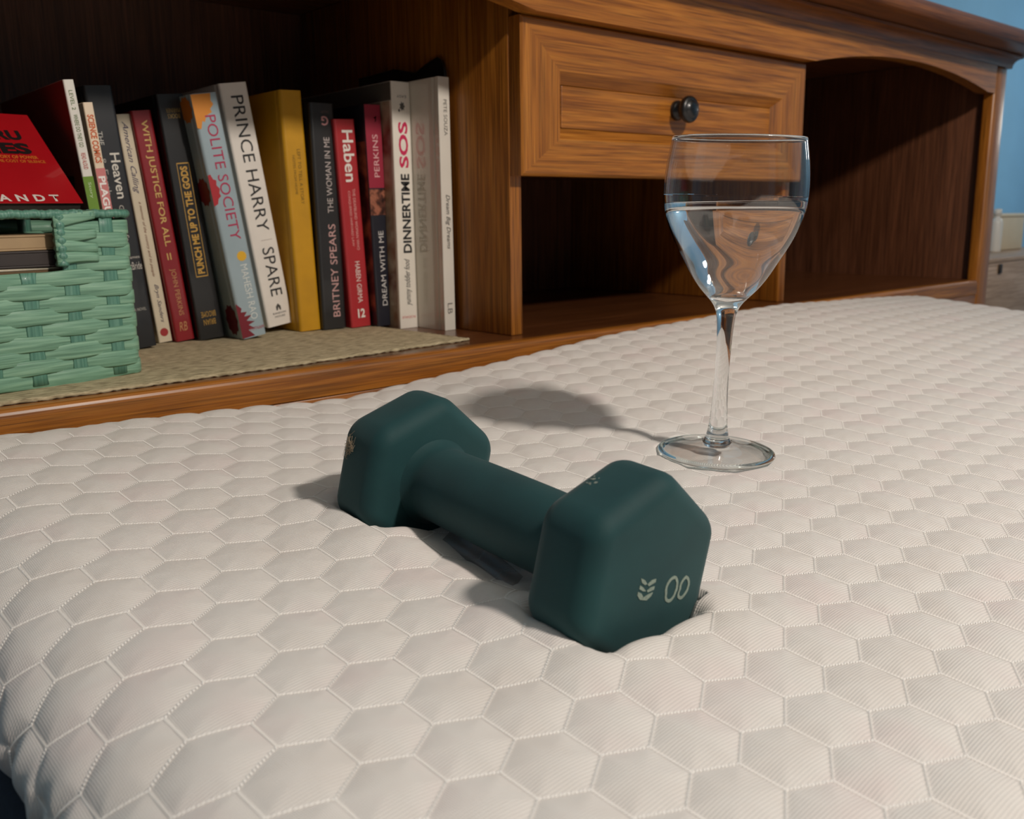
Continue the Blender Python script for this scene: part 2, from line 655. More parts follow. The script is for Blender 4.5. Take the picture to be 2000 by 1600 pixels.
# gathered folds low on the left edge
gath = np.exp(-((DD - 0.036) / 0.013) ** 2) * np.exp(-((GXX - 0.06) / 0.03) ** 2)
GXX = GXX + gath * 0.0016 * (np.sin(GYY * 310.0 + 2 * np.sin(GYY * 41)) + 0.6 * np.sin(GYY * 171.0))
ny, nx = GXX.shape
verts = np.stack([GXX, GYY, ZZ], axis=-1).reshape(-1, 3)
ii = (np.arange(ny - 1)[:, None] * nx + np.arange(nx - 1)[None, :]).ravel()
faces = np.stack([ii, ii + 1, ii + 1 + nx, ii + nx], axis=-1)


def np_mesh(name, v, f):
    me = bpy.data.meshes.new(name)
    k = f.shape[1]
    me.vertices.add(len(v))
    me.vertices.foreach_set('co', np.ascontiguousarray(v, dtype=np.float32).ravel())
    me.loops.add(f.size)
    me.loops.foreach_set('vertex_index', np.ascontiguousarray(f, dtype=np.int32).ravel())
    me.polygons.add(len(f))
    me.polygons.foreach_set('loop_start', np.arange(0, f.size, k, dtype=np.int32))
    me.update(calc_edges=True)
    me.validate()
    return me


def fabric():
    nt = NT('white_quilted_knit')
    v = mapped(nt, (1, 1, 1), rnd=False)
    w1 = nt.n('ShaderNodeTexWave', bands_direction='Y', wave_profile='SIN')
    w1.inputs['Scale'].default_value = 250.0
    w1.inputs['Distortion'].default_value = 0.6
    w1.inputs['Detail Scale'].default_value = 40
    nt.l(v, w1.inputs['Vector'])
    w2 = nt.n('ShaderNodeTexWave', bands_direction='X', wave_profile='SIN')
    w2.inputs['Scale'].default_value = 420.0
    w2.inputs['Distortion'].default_value = 0.8
    nt.l(v, w2.inputs['Vector'])
    no = nt.n('ShaderNodeTexNoise')
    no.inputs['Scale'].default_value = 24
    no.inputs['Detail'].default_value = 3
    nt.l(v, no.inputs['Vector'])
    col = ramp(nt, no.outputs[0], [(0.3, lin(224, 217, 211)), (0.5, lin(229, 224, 219)), (0.72, lin(228, 217, 213))])
    nt.l(col, nt.b.inputs['Base Color'])
    nt.set(Roughness=0.62, Sheen_Weight=0.12, Sheen_Roughness=0.4)
    nt.b.inputs['Specular IOR Level'].default_value = 0.25
    b1 = bump(nt, w1.outputs[0], 0.48, 0.00035)
    b2 = bump(nt, w2.outputs[0], 0.3, 0.0002, b1)
    nt.l(b2, nt.b.inputs['Normal'])
    return nt.m


M_FAB = fabric()
M_STITCH = plain('pale_stitch_thread', lin(253, 250, 246), 0.6, noise=0.02, nscale=400)
MT = thing('mattress', 'white mattress with raised honeycomb quilting under the dumbbell and wine glass', 'mattress', (0.72, -0.3, -0.25))
mo = link('quilted_cover', np_mesh('quilted_cover', verts, faces), M_FAB, None, True)
mo.parent = MT
mo.matrix_parent_inverse = Matrix.Translation((-0.72, 0.3, 0.25))

# stitches along the seams
hh = HW / math.sqrt(3)
c0, s0 = math.cos(HTH), math.sin(HTH)
seg_a, seg_b = [], []
h = HW * math.sqrt(3) / 2
for j in range(-16, 18):
    for i in range(-26, 48):
        cp, cq = i * HW + j * HW / 2, j * h
        V = [(cp + hh * math.cos(math.radians(30 + 60 * k)), cq + hh * math.sin(math.radians(30 + 60 * k))) for k in range(6)]
        for k in (0, 1, 5):
            seg_a.append(V[k])
            seg_b.append(V[(k + 1) % 6])
seg_a, seg_b = np.array(seg_a), np.array(seg_b)
NS = 13
tt = (np.arange(NS) + 0.5) / NS
P = seg_a[:, None, :] * (1 - tt)[None, :, None] + seg_b[:, None, :] * tt[None, :, None]
D = (seg_b - seg_a)
D = D / np.linalg.norm(D, axis=1, keepdims=True)
D = np.repeat(D[:, None, :], NS, axis=1).reshape(-1, 2)
P = P.reshape(-1, 2)
XL = P[:, 0] * c0 - P[:, 1] * s0
X = HOX + XL
Y = HOY + HAS * (P[:, 0] * s0 + P[:, 1] * c0) + HSH * XL
E1 = np.stack([D[:, 0] * c0 - D[:, 1] * s0, D[:, 0] * s0 + D[:, 1] * c0], axis=-1)
keep = (X > 0.045) & (X < 0.95) & (Y > 0.03) & (Y < 0.615)
X, Y, E1 = X[keep], Y[keep], E1[keep]
keep = np.ones(len(X), bool)
for t0, t1 in HEADS:
    lo_, ok_ = under(X, Y, head_planes(t0, t1, 0.001))
    keep &= ~(ok_ & (lo_ < surf(X, Y) + 0.004))
keep &= np.hypot(X - GX, Y - GY) > 0.0393
X, Y, E1 = X[keep], Y[keep], E1[keep]


def on_cloth(x, y, lift):
    """cloth coordinates to a point on the cover, following the rounded left edge"""
    px_, dr_, tl_ = np.interp(x, cux, ux), np.interp(x, cux, du), np.interp(x, cux, tx)
    up_ = np.sqrt(np.clip(1 - tl_ ** 2, 0, 1)) * np.where(dr_ > RZ, -1, 1)
    pf = puff(x, y) * (1 - sstep(dr_, 0.026, 0.046))
    z = np.where(dr_ > 0, surf(px_, y, False) - dr_ + pf * np.sqrt(np.clip(1 - tl_ ** 2 * 0.9, 0, 1)), surf(px_, y))
    return px_ + np.where(dr_ > 0, pf * tl_, 0) + tl_ * lift, y, z + up_ * lift


ca, sa = math.cos(0.70), math.sin(0.70)
A1 = np.stack([E1[:, 0] * ca - E1[:, 1] * sa, E1[:, 0] * sa + E1[:, 1] * ca], axis=-1)
A2 = np.stack([-A1[:, 1], A1[:, 0]], axis=-1)
HL, HWD, HT = 0.00092, 0.00046, 0.00030
n = len(X)
sv = np.zeros((n, 6, 3))
for k, (a, b, u) in enumerate([(HL, 0, 0), (0, HWD, 0), (-HL, 0, 0), (0, -HWD, 0), (0, 0, HT), (0, 0, -HT)]):
    sx = X + A1[:, 0] * a + A2[:, 0] * b
    sy = Y + A1[:, 1] * a + A2[:, 1] * b
    sv[:, k, 0], sv[:, k, 1], sv[:, k, 2] = on_cloth(sx, sy, 0.00022 + u)
fi = np.array([(0, 1, 4), (1, 2, 4), (2, 3, 4), (3, 0, 4), (1, 0, 5), (2, 1, 5), (3, 2, 5), (0, 3, 5)])
sf = (np.arange(n)[:, None, None] * 6 + fi[None]).reshape(-1, 3)
so = link('stitching', np_mesh('stitching', sv.reshape(-1, 3), sf), M_STITCH, None, False)
so.data.shade_flat()
so['kind'] = 'stuff'
so.parent = MT
so.matrix_parent_inverse = Matrix.Translation((-0.72, 0.3, 0.25))

M_NAVY = plain('navy_cloth', lin(30, 33, 48), 0.9, noise=0.15, nscale=500, bumpd=0.0004)
bb = [(-1.24, ZF), (0.64, ZF), (0.64, -0.205), (-0.05, -0.2565), (-1.24, -0.2565)]
base = prism('bed_base', bb, 0, 0.062, 1.378, M_NAVY, bev=0.006, smooth=True)
tag(base, 'navy cloth covered bed base underneath the white mattress', 'bed base')

# ------------------------------------------------------------------ dumbbell
def neoprene():
    nt = NT('dark_green_neoprene')
    n1 = nt.n('ShaderNodeTexNoise')
    n1.inputs['Scale'].default_value = 28
    n1.inputs['Detail'].default_value = 5
    nt.l(mapped(nt, (1, 1, 1)), n1.inputs['Vector'])
    nt.l(ramp(nt, n1.outputs[0], [(0.3, lin(20, 56, 59)), (0.7, lin(26, 68, 70))]), nt.b.inputs['Base Color'])
    n2 = nt.n('ShaderNodeTexNoise')
    n2.inputs['Scale'].default_value = 1500
    nt.l(mapped(nt, (1, 1, 1)), n2.inputs['Vector'])
    nt.set(Roughness=0.68, Sheen_Weight=0.1)
    nt.b.inputs['Specular IOR Level'].default_value = 0.28
    nt.l(bump(nt, n2.outputs[0], 0.15, 0.0003), nt.b.inputs['Normal'])
    return nt.m


M_NEO = neoprene()
M_PRINT = plain('faded_grey_print', lin(134, 148, 136), 0.6, noise=0.2, nscale=900)
DM = Matrix(((-DS[0], DU[0], DA[0], DC[0] - DU[0] * DRAD), (-DS[1], DU[1], DA[1], DC[1] - DU[1] * DRAD), (-DS[2], DU[2], DA[2], DC[2] - DU[2] * DRAD), (0, 0, 0, 1)))
DB = thing('dumbbell', 'dark green rubber-coated hex dumbbell marked 8 sunk into the white mattress', 'dumbbell', matrix=DM)
for t0, t1 in HEADS:
    bm = bmesh.new()
    lo_, hi_ = [], []
    for i in range(6):
        a = DROLL + math.pi / 3 * i
        x, y = DRAD * math.sin(a), DRAD * math.cos(a) + DRAD
        lo_.append(bm.verts.new((x, y, t0)))
        hi_.append(bm.verts.new((x, y, t1)))
    bm.faces.new(lo_)
    bm.faces.new(hi_[::-1])
    for i in range(6):
        bm.faces.new((lo_[i], hi_[i], hi_[(i + 1) % 6], lo_[(i + 1) % 6]))
    bmesh.ops.recalc_face_normals(bm, faces=bm.faces)
    bmesh.ops.bevel(bm, geom=list(bm.edges), offset=0.0092, segments=7, affect='EDGES', profile=0.5)
    link('head', bm_mesh('head', bm), M_NEO, DB, True)
hp = []
e = DLEN / 2 - DHEAD
for i in range(41):
    t = -1 + 2 * i / 40
    z = t * (e + 0.003)
    k = max(0, (abs(z) - (e - 0.007)) / 0.007)
    hp.append(((0.0186 + 0.0006 * (1 - t * t) + 0.0032 * k ** 2.2) * DK, z))
ho = lathe('handle', hp, 40, M_NEO, DB)
ho.location = (0, DRAD, 0)


def flat(name, polys, z, mat, parent, off=(0, 0), tck=0.00025):
    bm = bmesh.new()
    for poly in polys:
        a = [bm.verts.new((p[0] + off[0], p[1] + off[1], z + tck)) for p in poly]
        b = [bm.verts.new((p[0] + off[0], p[1] + off[1], z - 0.0006)) for p in poly]
        bm.faces.new(a)
        bm.faces.new(b[::-1])
        for i in range(len(poly)):
            j = (i + 1) % len(poly)
            bm.faces.new((a[i], b[i], b[j], a[j]))
    return link(name, bm_mesh(name, bm), mat, parent)


leaf = [[(-0.00888, 0.00346), (-0.00645, 0.00205), (-0.00492, -5e-05), (-0.00623, -0.00014), (-0.00802, 0.00132)],
        [(0.00035, 0.00057), (0.00016, -0.00081), (-0.0038, -0.00133), (-0.00456, -0.0004), (-0.00202, 0.00077)],
        [(-0.00909, 0.00057), (-0.00715, -0.00082), (-0.00528, -0.00304), (-0.00698, -0.00254), (-0.00943, -0.00086)],
        [(-0.00018, -0.0024), (-0.00054, -0.00373), (-0.00421, -0.00384), (-0.00462, -0.003), (-0.00237, -0.00223)],
        [(-0.00999, -0.00188), (-0.0079, -0.00322), (-0.00674, -0.005), (-0.00728, -0.00614), (-0.00864, -0.00561), (-0.01035, -0.00319)],
        [(-0.0011, -0.00477), (-0.00182, -0.006), (-0.00454, -0.0071), (-0.00728, -0.00614), (-0.00637, -0.00534), (-0.00344, -0.00479)]]
leaf = [[(p[0] * DK, p[1] * DK) for p in q] for q in leaf]
flat('leaf_emblem', leaf, DLEN / 2, M_PRINT, DB, (0, DRAD))


def ring(pts, wd):
    pts = [(p[0] * DK, p[1] * DK) for p in pts]
    c = np.mean(pts, axis=0)
    P_ = np.array(pts)
    N = 28
    T = np.arctan2(P_[:, 1] - c[1], P_[:, 0] - c[0])
    Rr = np.hypot(P_[:, 1] - c[1], P_[:, 0] - c[0])
    o = np.argsort(T)
    T, Rr = T[o], Rr[o]
    T = np.concatenate([T - 2 * math.pi, T, T + 2 * math.pi])
    Rr = np.tile(Rr, 3)
    out = []
    for k in range(N):
        a0, a1 = -math.pi + 2 * math.pi * k / N, -math.pi + 2 * math.pi * (k + 1) / N
        r0, r1 = np.interp(a0, T, Rr), np.interp(a1, T, Rr)
        f = lambda a, r: (c[0] + r * math.cos(a), c[1] + r * math.sin(a))
        out.append([f(a0, r0), f(a1, r1), f(a1, r1 - wd), f(a0, r0 - wd)])
    return out


flat('numeral_eight', ring([(0.01263, -0.00148), (0.01387, -0.00306), (0.0146, -0.00624), (0.01356, -0.00939), (0.01004, -0.01254), (0.00707, -0.01089), (0.00673, -0.00784), (0.00759, -0.00321)], 0.0014)
     + ring([(0.01964, -0.00347), (0.02197, -0.00613), (0.02182, -0.00935), (0.01998, -0.01207), (0.01689, -0.01339), (0.01472, -0.01173), (0.01559, -0.00851), (0.01694, -0.00493)], 0.0014),
     DLEN / 2, M_PRINT, DB, (0, DRAD))
# worn chips on top of the near head
ch = []
a0 = DROLL + math.pi / 6
ns, nu = math.sin(a0), math.cos(a0)
for k in range(9):
    t = (0.0612 + random.uniform(0, 0.007)) * DK
    w = random.uniform(-0.003, 0.004)
    r = DRAD * math.cos(math.pi / 6)
    cx_, cy_ = ns * r + nu * w, nu * r - ns * w
    sz = random.uniform(0.0003, 0.0009)
    V = []
    for s_, q_ in ((-1, -0.6), (0.4, -1), (1, 0.3), (0.2, 1), (-0.8, 0.5)):
        V.append((cx_ + nu * s_ * sz + ns * 0.00012, DRAD + cy_ - ns * s_ * sz + nu * 0.00012, t + q_ * sz))
    ch.append((V, [(0, 1, 2, 3, 4)]))
v, f = join(ch)
link('worn_chips', mesh('worn_chips', v, f), plain('worn_grey', lin(120, 128, 120), 0.8, noise=0.2, nscale=700), DB)

# pet hair caught on the far head
a1 = DROLL + math.pi / 3 * 5.5
n3 = Vector(math.cos(a1) * DU - math.sin(a1) * DS)
ax3 = Vector(DA)
tg = n3.cross(ax3)
ctr = Vector((0.232, 0.381, -0.111)) * DK
ctr = ctr + n3 * (DRAD * math.cos(math.pi / 6) + 0.0003 - (ctr - Vector(DC)).dot(n3))
hair = []
for k in range(46):
    st = ctr + tg * random.gauss(0, 0.0028) + ax3 * random.gauss(0, 0.0015)
    d = (tg * random.uniform(-1, 1) + ax3 * random.uniform(-0.7, 0.7)).normalized() * random.uniform(0.002, 0.008)
    pts = [st - d * 0.5 + n3 * random.uniform(0, 0.0005), st + tg * random.uniform(-0.001, 0.001) + n3 * random.uniform(0.0003, 0.0016), st + d * 0.5 + n3 * random.uniform(0, 0.0006)]
    hair.append(tube(pts, 0.00010, 3))
v, f = join(hair)
o = link('pet_hair', mesh('pet_hair', v, f), plain('tan_hair', lin(168, 150, 126), 0.7))
tag(o, 'small tuft of tan pet hair stuck to the far dumbbell head', 'pet hair')

# clear plastic strip under the handle
def clear(name, col, rough, ior=1.45):
    nt = NT(name)
    nt.set(Base_Color=col, Roughness=rough, Transmission_Weight=1.0, IOR=ior)
    return nt.m


def film(name):
    nt = NT(name)
    tr = nt.n('ShaderNodeBsdfTransparent')
    tr.inputs[0].default_value = (0.80, 0.80, 0.81, 1)
    gl = nt.n('ShaderNodeBsdfGlossy')
    gl.inputs['Color'].default_value = (0.5, 0.5, 0.52, 1)
    gl.inputs['Roughness'].default_value = 0.25
    mx = nt.n('ShaderNodeMixShader')
    mx.inputs[0].default_value = 0.10
    nt.l(tr.outputs[0], mx.inputs[1])
    nt.l(gl.outputs[0], mx.inputs[2])
    nt.l(mx.outputs[0], nt.t.nodes['Material Output'].inputs['Surface'])
    return nt.m


sp = []
NSP = 14
for k in range(NSP + 1):
    t = k / NSP
    y = (0.338 - 0.055 * t) * DK
    top = (-0.1478 - 0.0085 * t + 0.002 * math.sin(t * 3.0)) * DK
    x = (0.2575 - 0.004 * t) * DK
    zb = float(surf(np.array([x - 0.008]), np.array([y]))[0]) + 0.0004
    sp.append([(x, y, top), (x - 0.004, y - 0.001, (top + zb) / 2 - 0.001), (x - 0.008, y - 0.002, zb)])
vs = [p for row in sp for p in row]
fs = []
for k in range(NSP):
    for j in range(2):
        fs.append((k * 3 + j, k * 3 + j + 1, (k + 1) * 3 + j + 1, (k + 1) * 3 + j))
bm = bmesh.new()
bm.from_mesh(mesh('t', vs, fs))
bmesh.ops.solidify(bm, geom=list(bm.faces), thickness=0.0003)
o = link('plastic_strip', bm_mesh('plastic_strip', bm), film('clear_grey_film'), None, True)
tag(o, 'clear plastic strip lying under the dumbbell handle', 'plastic strip')

# ------------------------------------------------------------------ wine glass and water
out_p = [(0.0001, 0.0054), (0.006, 0.0052), (0.0105, 0.0048), (0.0160, 0.0039), (0.0250, 0.0019), (0.0340, 0.0003), (0.0360, 0.0001), (0.0372, 0.0006), (0.0377, 0.0015), (0.0373, 0.0024), (0.0362, 0.0029), (0.0345, 0.0031), (0.0250, 0.0044), (0.0160, 0.0064),
         (0.0105, 0.0084), (0.0082, 0.0102), (0.0072, 0.0125), (0.0064, 0.0170), (0.0056, 0.0240), (0.0050, 0.0340), (0.0046, 0.0480), (0.0045, 0.0600), (0.0047, 0.0720), (0.0051, 0.0820),
         (0.0057, 0.0900), (0.0068, 0.0960), (0.0098, 0.1000), (0.0149, 0.1045), (0.0189, 0.1092), (0.0226, 0.1142), (0.0259, 0.1198), (0.0289, 0.1256), (0.0324, 0.1312), (0.0354, 0.1368),
         (0.0381, 0.1425), (0.0403, 0.1482), (0.0420, 0.1540), (0.0432, 0.1600), (0.0436, 0.1660), (0.0435, 0.1720), (0.0429, 0.1800), (0.0420, 0.1870), (0.0411, 0.1925), (0.0402, 0.1972), (0.0400, 0.1985)]
in_p = [(0.0396, 0.1992), (0.0390, 0.1985), (0.0391, 0.1970), (0.0400, 0.1922), (0.0409, 0.1868), (0.0418, 0.1800), (0.0424, 0.1720), (0.0425, 0.1660), (0.0421, 0.1602), (0.0409, 0.1545), (0.0392, 0.1488),
        (0.0370, 0.1434), (0.0343, 0.1379), (0.0313, 0.1325), (0.0279, 0.1270), (0.0248, 0.1212), (0.0216, 0.1156), (0.0180, 0.1106), (0.0140, 0.1070), (0.0092, 0.1046), (0.0046, 0.1035), (0.0001, 0.1032)]


def fair(prof, n, passes=60):
    """even, faired resampling of a profile; its ends stay put"""
    P_ = np.array(prof)
    d_ = np.concatenate([[0], np.cumsum(np.hypot(*np.diff(P_, axis=0).T))])
    t_ = np.linspace(0, d_[-1], n)
    Q_ = np.stack([np.interp(t_, d_, P_[:, 0]), np.interp(t_, d_, P_[:, 1])], axis=-1)
    for _ in range(passes):
        Q_[1:-1] = 0.25 * Q_[:-2] + 0.5 * Q_[1:-1] + 0.25 * Q_[2:]
    return [tuple(q) for q in Q_]


_k = next(i for i, p in enumerate(out_p) if p[1] >= 0.0720)
out_p = out_p[:_k] + fair(out_p[_k:], 90, 14)
in_p = in_p[:2] + fair(in_p[2:], 80, 30)


def glassmat(name, ior, tint):
    nt = NT(name)
    g_ = nt.n('ShaderNodeBsdfGlass')
    g_.inputs['Color'].default_value = tint
    g_.inputs['Roughness'].default_value = 0.0
    g_.inputs['IOR'].default_value = ior
    nt.l(g_.outputs[0], nt.t.nodes['Material Output'].inputs['Surface'])
    return nt.m


M_GLASS = glassmat('clear_glass', 1.5, (0.985, 0.99, 0.99, 1))
M_WATER = glassmat('clear_water', 1.333, (0.99, 0.995, 1.0, 1))
def thinglass(name):
    """thin walls: light goes straight through, the surface mirrors by the Fresnel law"""
    nt = NT(name)
    fr = nt.n('ShaderNodeFresnel')
    ge = nt.n('ShaderNodeNewGeometry')
    io = nt.n('ShaderNodeMapRange')
    io.inputs['To Min'].default_value = 1.5
    io.inputs['To Max'].default_value = 1 / 1.5      # the inner side of a thin wall mirrors like the outer one
    nt.l(ge.outputs['Backfacing'], io.inputs['Value'])
    nt.l(io.outputs[0], fr.inputs['IOR'])
    tr = nt.n('ShaderNodeBsdfTransparent')
    tr.inputs[0].default_value = (0.985, 0.99, 0.99, 1)
    gl = nt.n('ShaderNodeBsdfGlossy')
    gl.inputs['Roughness'].default_value = 0.0
    mx = nt.n('ShaderNodeMixShader')
    nt.l(fr.outputs[0], mx.inputs[0])
    nt.l(tr.outputs[0], mx.inputs[1])
    nt.l(gl.outputs[0], mx.inputs[2])
    nt.l(mx.outputs[0], nt.t.nodes['Material Output'].inputs['Surface'])
    return nt.m


M_THIN = thinglass('thin_clear_glass')
WG = thing('wine_glass', 'clear stemmed wine glass half filled with water standing on the mattress', 'wine glass', (GX, GY, GZ), (TILT, 0, 0))
foot_p = [(0.0075, 0.0051)] + [p for p in out_p[2:14]] + [(0.0105, 0.0084), (0.0075, 0.0094)]
FT = lathe('foot', foot_p, 96, M_THIN, WG, closed=True)
FT.data.materials.append(glassmat('green_tinged_rim_glass', 1.5, (0.86, 0.91, 0.905, 1)))
for p_ in FT.data.polygons:
    c_ = p_.center
    p_.material_index = 1 if math.hypot(c_.x, c_.y) > 0.0348 else 0
i0 = next(i for i, p in enumerate(out_p) if abs(p[1] - 0.0084) < 1e-6)
stem_p = [(0.0001, 0.0056), (0.0080, 0.0056), (0.0095, 0.0084)] + out_p[i0 + 1:] + in_p
BW_ = lathe('bowl_and_stem', stem_p, 96, M_GLASS, WG, cap=False)
BW_.data.materials.append(M_THIN)
for p_ in BW_.data.polygons:
    p_.material_index = 1 if 0.1645 < p_.center.z < 0.1975 else 0
# water: follows the bowl, level on top
ip = sorted(in_p[4:], key=lambda p: p[1])
wr = np.array([p[0] for p in ip]) + 0.00025
wz = np.array([p[1] for p in ip]) - 0.0002
ZW = 0.1612
vs, fs = [], []
SEG, NR = 96, 60
for i in range(NR):
    for k in range(SEG):
        a = 2 * math.pi * k / SEG
        r = 0.04
        for _ in range(4):
            ztop = ZW - r * math.sin(a) * math.tan(TILT)
            r = float(np.interp(ztop, wz, wr))
        z = wz[0] + (ztop - wz[0]) * (i / (NR - 1)) ** 1.25
        r = float(np.interp(z, wz, wr))
        vs.append((r * math.cos(a), r * math.sin(a), z))
for i in range(NR - 1):
    for k in range(SEG):
        k2 = (k + 1) % SEG
        fs.append((i * SEG + k, i * SEG + k2, (i + 1) * SEG + k2, (i + 1) * SEG + k))
fs.append(tuple(range(SEG))[::-1])
me = mesh('water', vs, fs)
topi = [(NR - 1) * SEG + k for k in range(SEG)]
bm = bmesh.new()
bm.from_mesh(me)
bm.verts.ensure_lookup_table()
tf = bm.faces.new([bm.verts[i] for i in topi])
bmesh.ops.remove_doubles(bm, verts=bm.verts, dist=1e-6)
bmesh.ops.recalc_face_normals(bm, faces=bm.faces)
for f_ in bm.faces:
    f_.smooth = len(f_.verts) <= 4
bm.to_mesh(me)
bm.free()
WT = link('water', me, M_WATER)
WT.location = (GX, GY, GZ)
WT.rotation_euler = (TILT, 0, 0)
tag(WT, 'still clear water filling the lower half of the wine glass', 'water')

# ------------------------------------------------------------------ woven mat on the shelf
def matweave():
    nt = NT('tan_woven_jute')
    v = mapped(nt, (1, 1, 1), rnd=False)
    a = nt.n('ShaderNodeTexWave', bands_direction='Y')
    a.inputs['Scale'].default_value = 62
    a.inputs['Distortion'].default_value = 2.5
    a.inputs['Detail'].default_value = 3
    a.inputs['Detail Scale'].default_value = 4
    nt.l(v, a.inputs['Vector'])
    b = nt.n('ShaderNodeTexNoise')
    b.inputs['Scale'].default_value = 260
    b.inputs['Detail'].default_value = 5
    nt.l(mapped(nt, (0.35, 1, 1), rnd=False), b.inputs['Vector'])
    c = ramp(nt, b.outputs[0], [(0.3, lin(140, 126, 98)), (0.5, lin(184, 169, 136)), (0.7, lin(212, 197, 162))])
    c = mixc(nt, c, ramp(nt, a.outputs[0], [(0.0, (0.82, 0.82, 0.80, 1)), (0.5, (1, 1, 1, 1))]), 0.6, 'MULTIPLY')
    nt.l(c, nt.b.inputs['Base Color'])
    nt.set(Roughness=0.95)
    b1 = bump(nt, a.outputs[0], 0.4, 0.0012)
    nt.l(bump(nt, b.outputs[0], 0.6, 0.0012, b1), nt.b.inputs['Normal'])
    return nt.m


M_JUTE = matweave()
NX, NY = 150, 50
vs = []
for j in range(NY + 1):
    for i in range(NX + 1):
        s, t = i / NX, j / NY
        xr = 0.555 - 0.014 * t
        x = 0.075 + (xr - 0.075) * s
        yf = 0.672 + 0.032 * max(0, (s - 0.25)) ** 1.2 * (1 if s > 0.25 else 0) + 0.0010 * math.sin(s * 90) * (1 - t) ** 6
        y = yf + (0.99 - yf) * t
        z = SH + 0.0021 + 0.00035 * math.sin(x * 300 + 3 * math.sin(y * 90)) * math.sin(y * 420)
        vs.append((x + (0.0008 * math.sin(t * 120) if i == NX else 0), y, z))
fs = [(j * (NX + 1) + i, j * (NX + 1) + i + 1, (j + 1) * (NX + 1) + i + 1, (j + 1) * (NX + 1) + i) for j in range(NY) for i in range(NX)]
bm = bmesh.new()
bm.from_mesh(mesh('t', vs, fs))
bmesh.ops.solidify(bm, geom=list(bm.faces), thickness=0.0017)
MAT = thing('shelf_mat', 'tan woven jute mat lying on the shelf under the books and basket', 'mat', (0.3, 0.672, SH))
o = link('weave', bm_mesh('weave', bm), M_JUTE, None, True)
o.parent = MAT
o.matrix_parent_inverse = Matrix.Translation((-0.3, -0.672, -SH))
edge = [(vs[i][0], vs[i][1] - 0.0004, SH + 0.0012 + 0.0003 * math.sin(i * 2.1)) for i in range(0, NX + 1)]
edge += [(vs[j * (NX + 1) + NX][0], vs[j * (NX + 1) + NX][1], SH + 0.0012) for j in range(1, NY + 1, 2)]
v, f = tube(edge, [0.0013 + 0.0003 * math.sin(i * 2.6) for i in range(len(edge))], 6)
o = link('bound_edge', mesh('bound_edge', v, f), M_JUTE, None, True)
o.parent = MAT
o.matrix_parent_inverse = Matrix.Translation((-0.3, -0.672, -SH))
MZ = SH + 0.0026

# ------------------------------------------------------------------ books
M_PAGE = plain('book_pages', lin(216, 204, 180), 0.85, noise=0.08, nscale=300)
_ink = {}


def ink(c, rough=0.5):
    k = (c, rough)
    if k not in _ink:
        _ink[k] = plain('print_%d_%d_%d' % c, lin(*c), rough)
    return _ink[k]


_cov = {}


def cover(c, rough=0.38, coat=0.25, noise=0.05):
    k = (c, rough)
    if k not in _cov:
        _cov[k] = plain('cover_%d_%d_%d' % c, lin(*c), rough, coat=coat, noise=noise, nscale=35)
    return _cov[k]


def text_mesh(s, bold=0.0, shear=0.0, spacing=1.0):
    cu = bpy.data.curves.new('t', 'FONT')
    cu.body = s
    cu.offset = bold
    cu.shear = shear
    cu.space_character = spacing
    cu.extrude = 0.0
    cu.resolution_u = 3
    ob = bpy.data.objects.new('t', cu)
    C.objects.link(ob)
    bpy.context.view_layer.update()
    me = bpy.data.meshes.new_from_object(ob.evaluated_get(bpy.context.evaluated_depsgraph_get()))
    bpy.data.objects.remove(ob)
    bpy.data.curves.remove(cu)
    me.materials.clear()
    n = len(me.vertices)
    co = np.empty(n * 3, dtype=np.float32)
    me.vertices.foreach_get('co', co)
    co = co.reshape(-1, 3)
    lo, hi = co.min(0), co.max(0)
    co = (co - lo) / np.maximum(hi - lo, 1e-6)
    return me, co


def put_text(parent, s, c, uc, vc, length, height, u_dir, v_dir, org, nrm, name='lettering', bold=0.0, shear=0.0, spacing=1.0, lift=0.00025):
    """text centred at (uc,vc): reading direction u_dir, letter-top direction v_dir in the parent's space"""
    me, co = text_mesh(s, bold, shear, spacing)
    u_dir, v_dir, org, nrm = map(Vector, (u_dir, v_dir, org, nrm))
    out = np.zeros_like(co)
    for k in range(3):
        out[:, k] = org[k] + nrm[k] * lift + u_dir[k] * (uc + (co[:, 0] - 0.5) * length) + v_dir[k] * (vc + (co[:, 1] - 0.5) * height)
    me.vertices.foreach_set('co', np.ascontiguousarray(out, dtype=np.float32).ravel())
    me.update()
    return link(name, me, ink(c), parent)


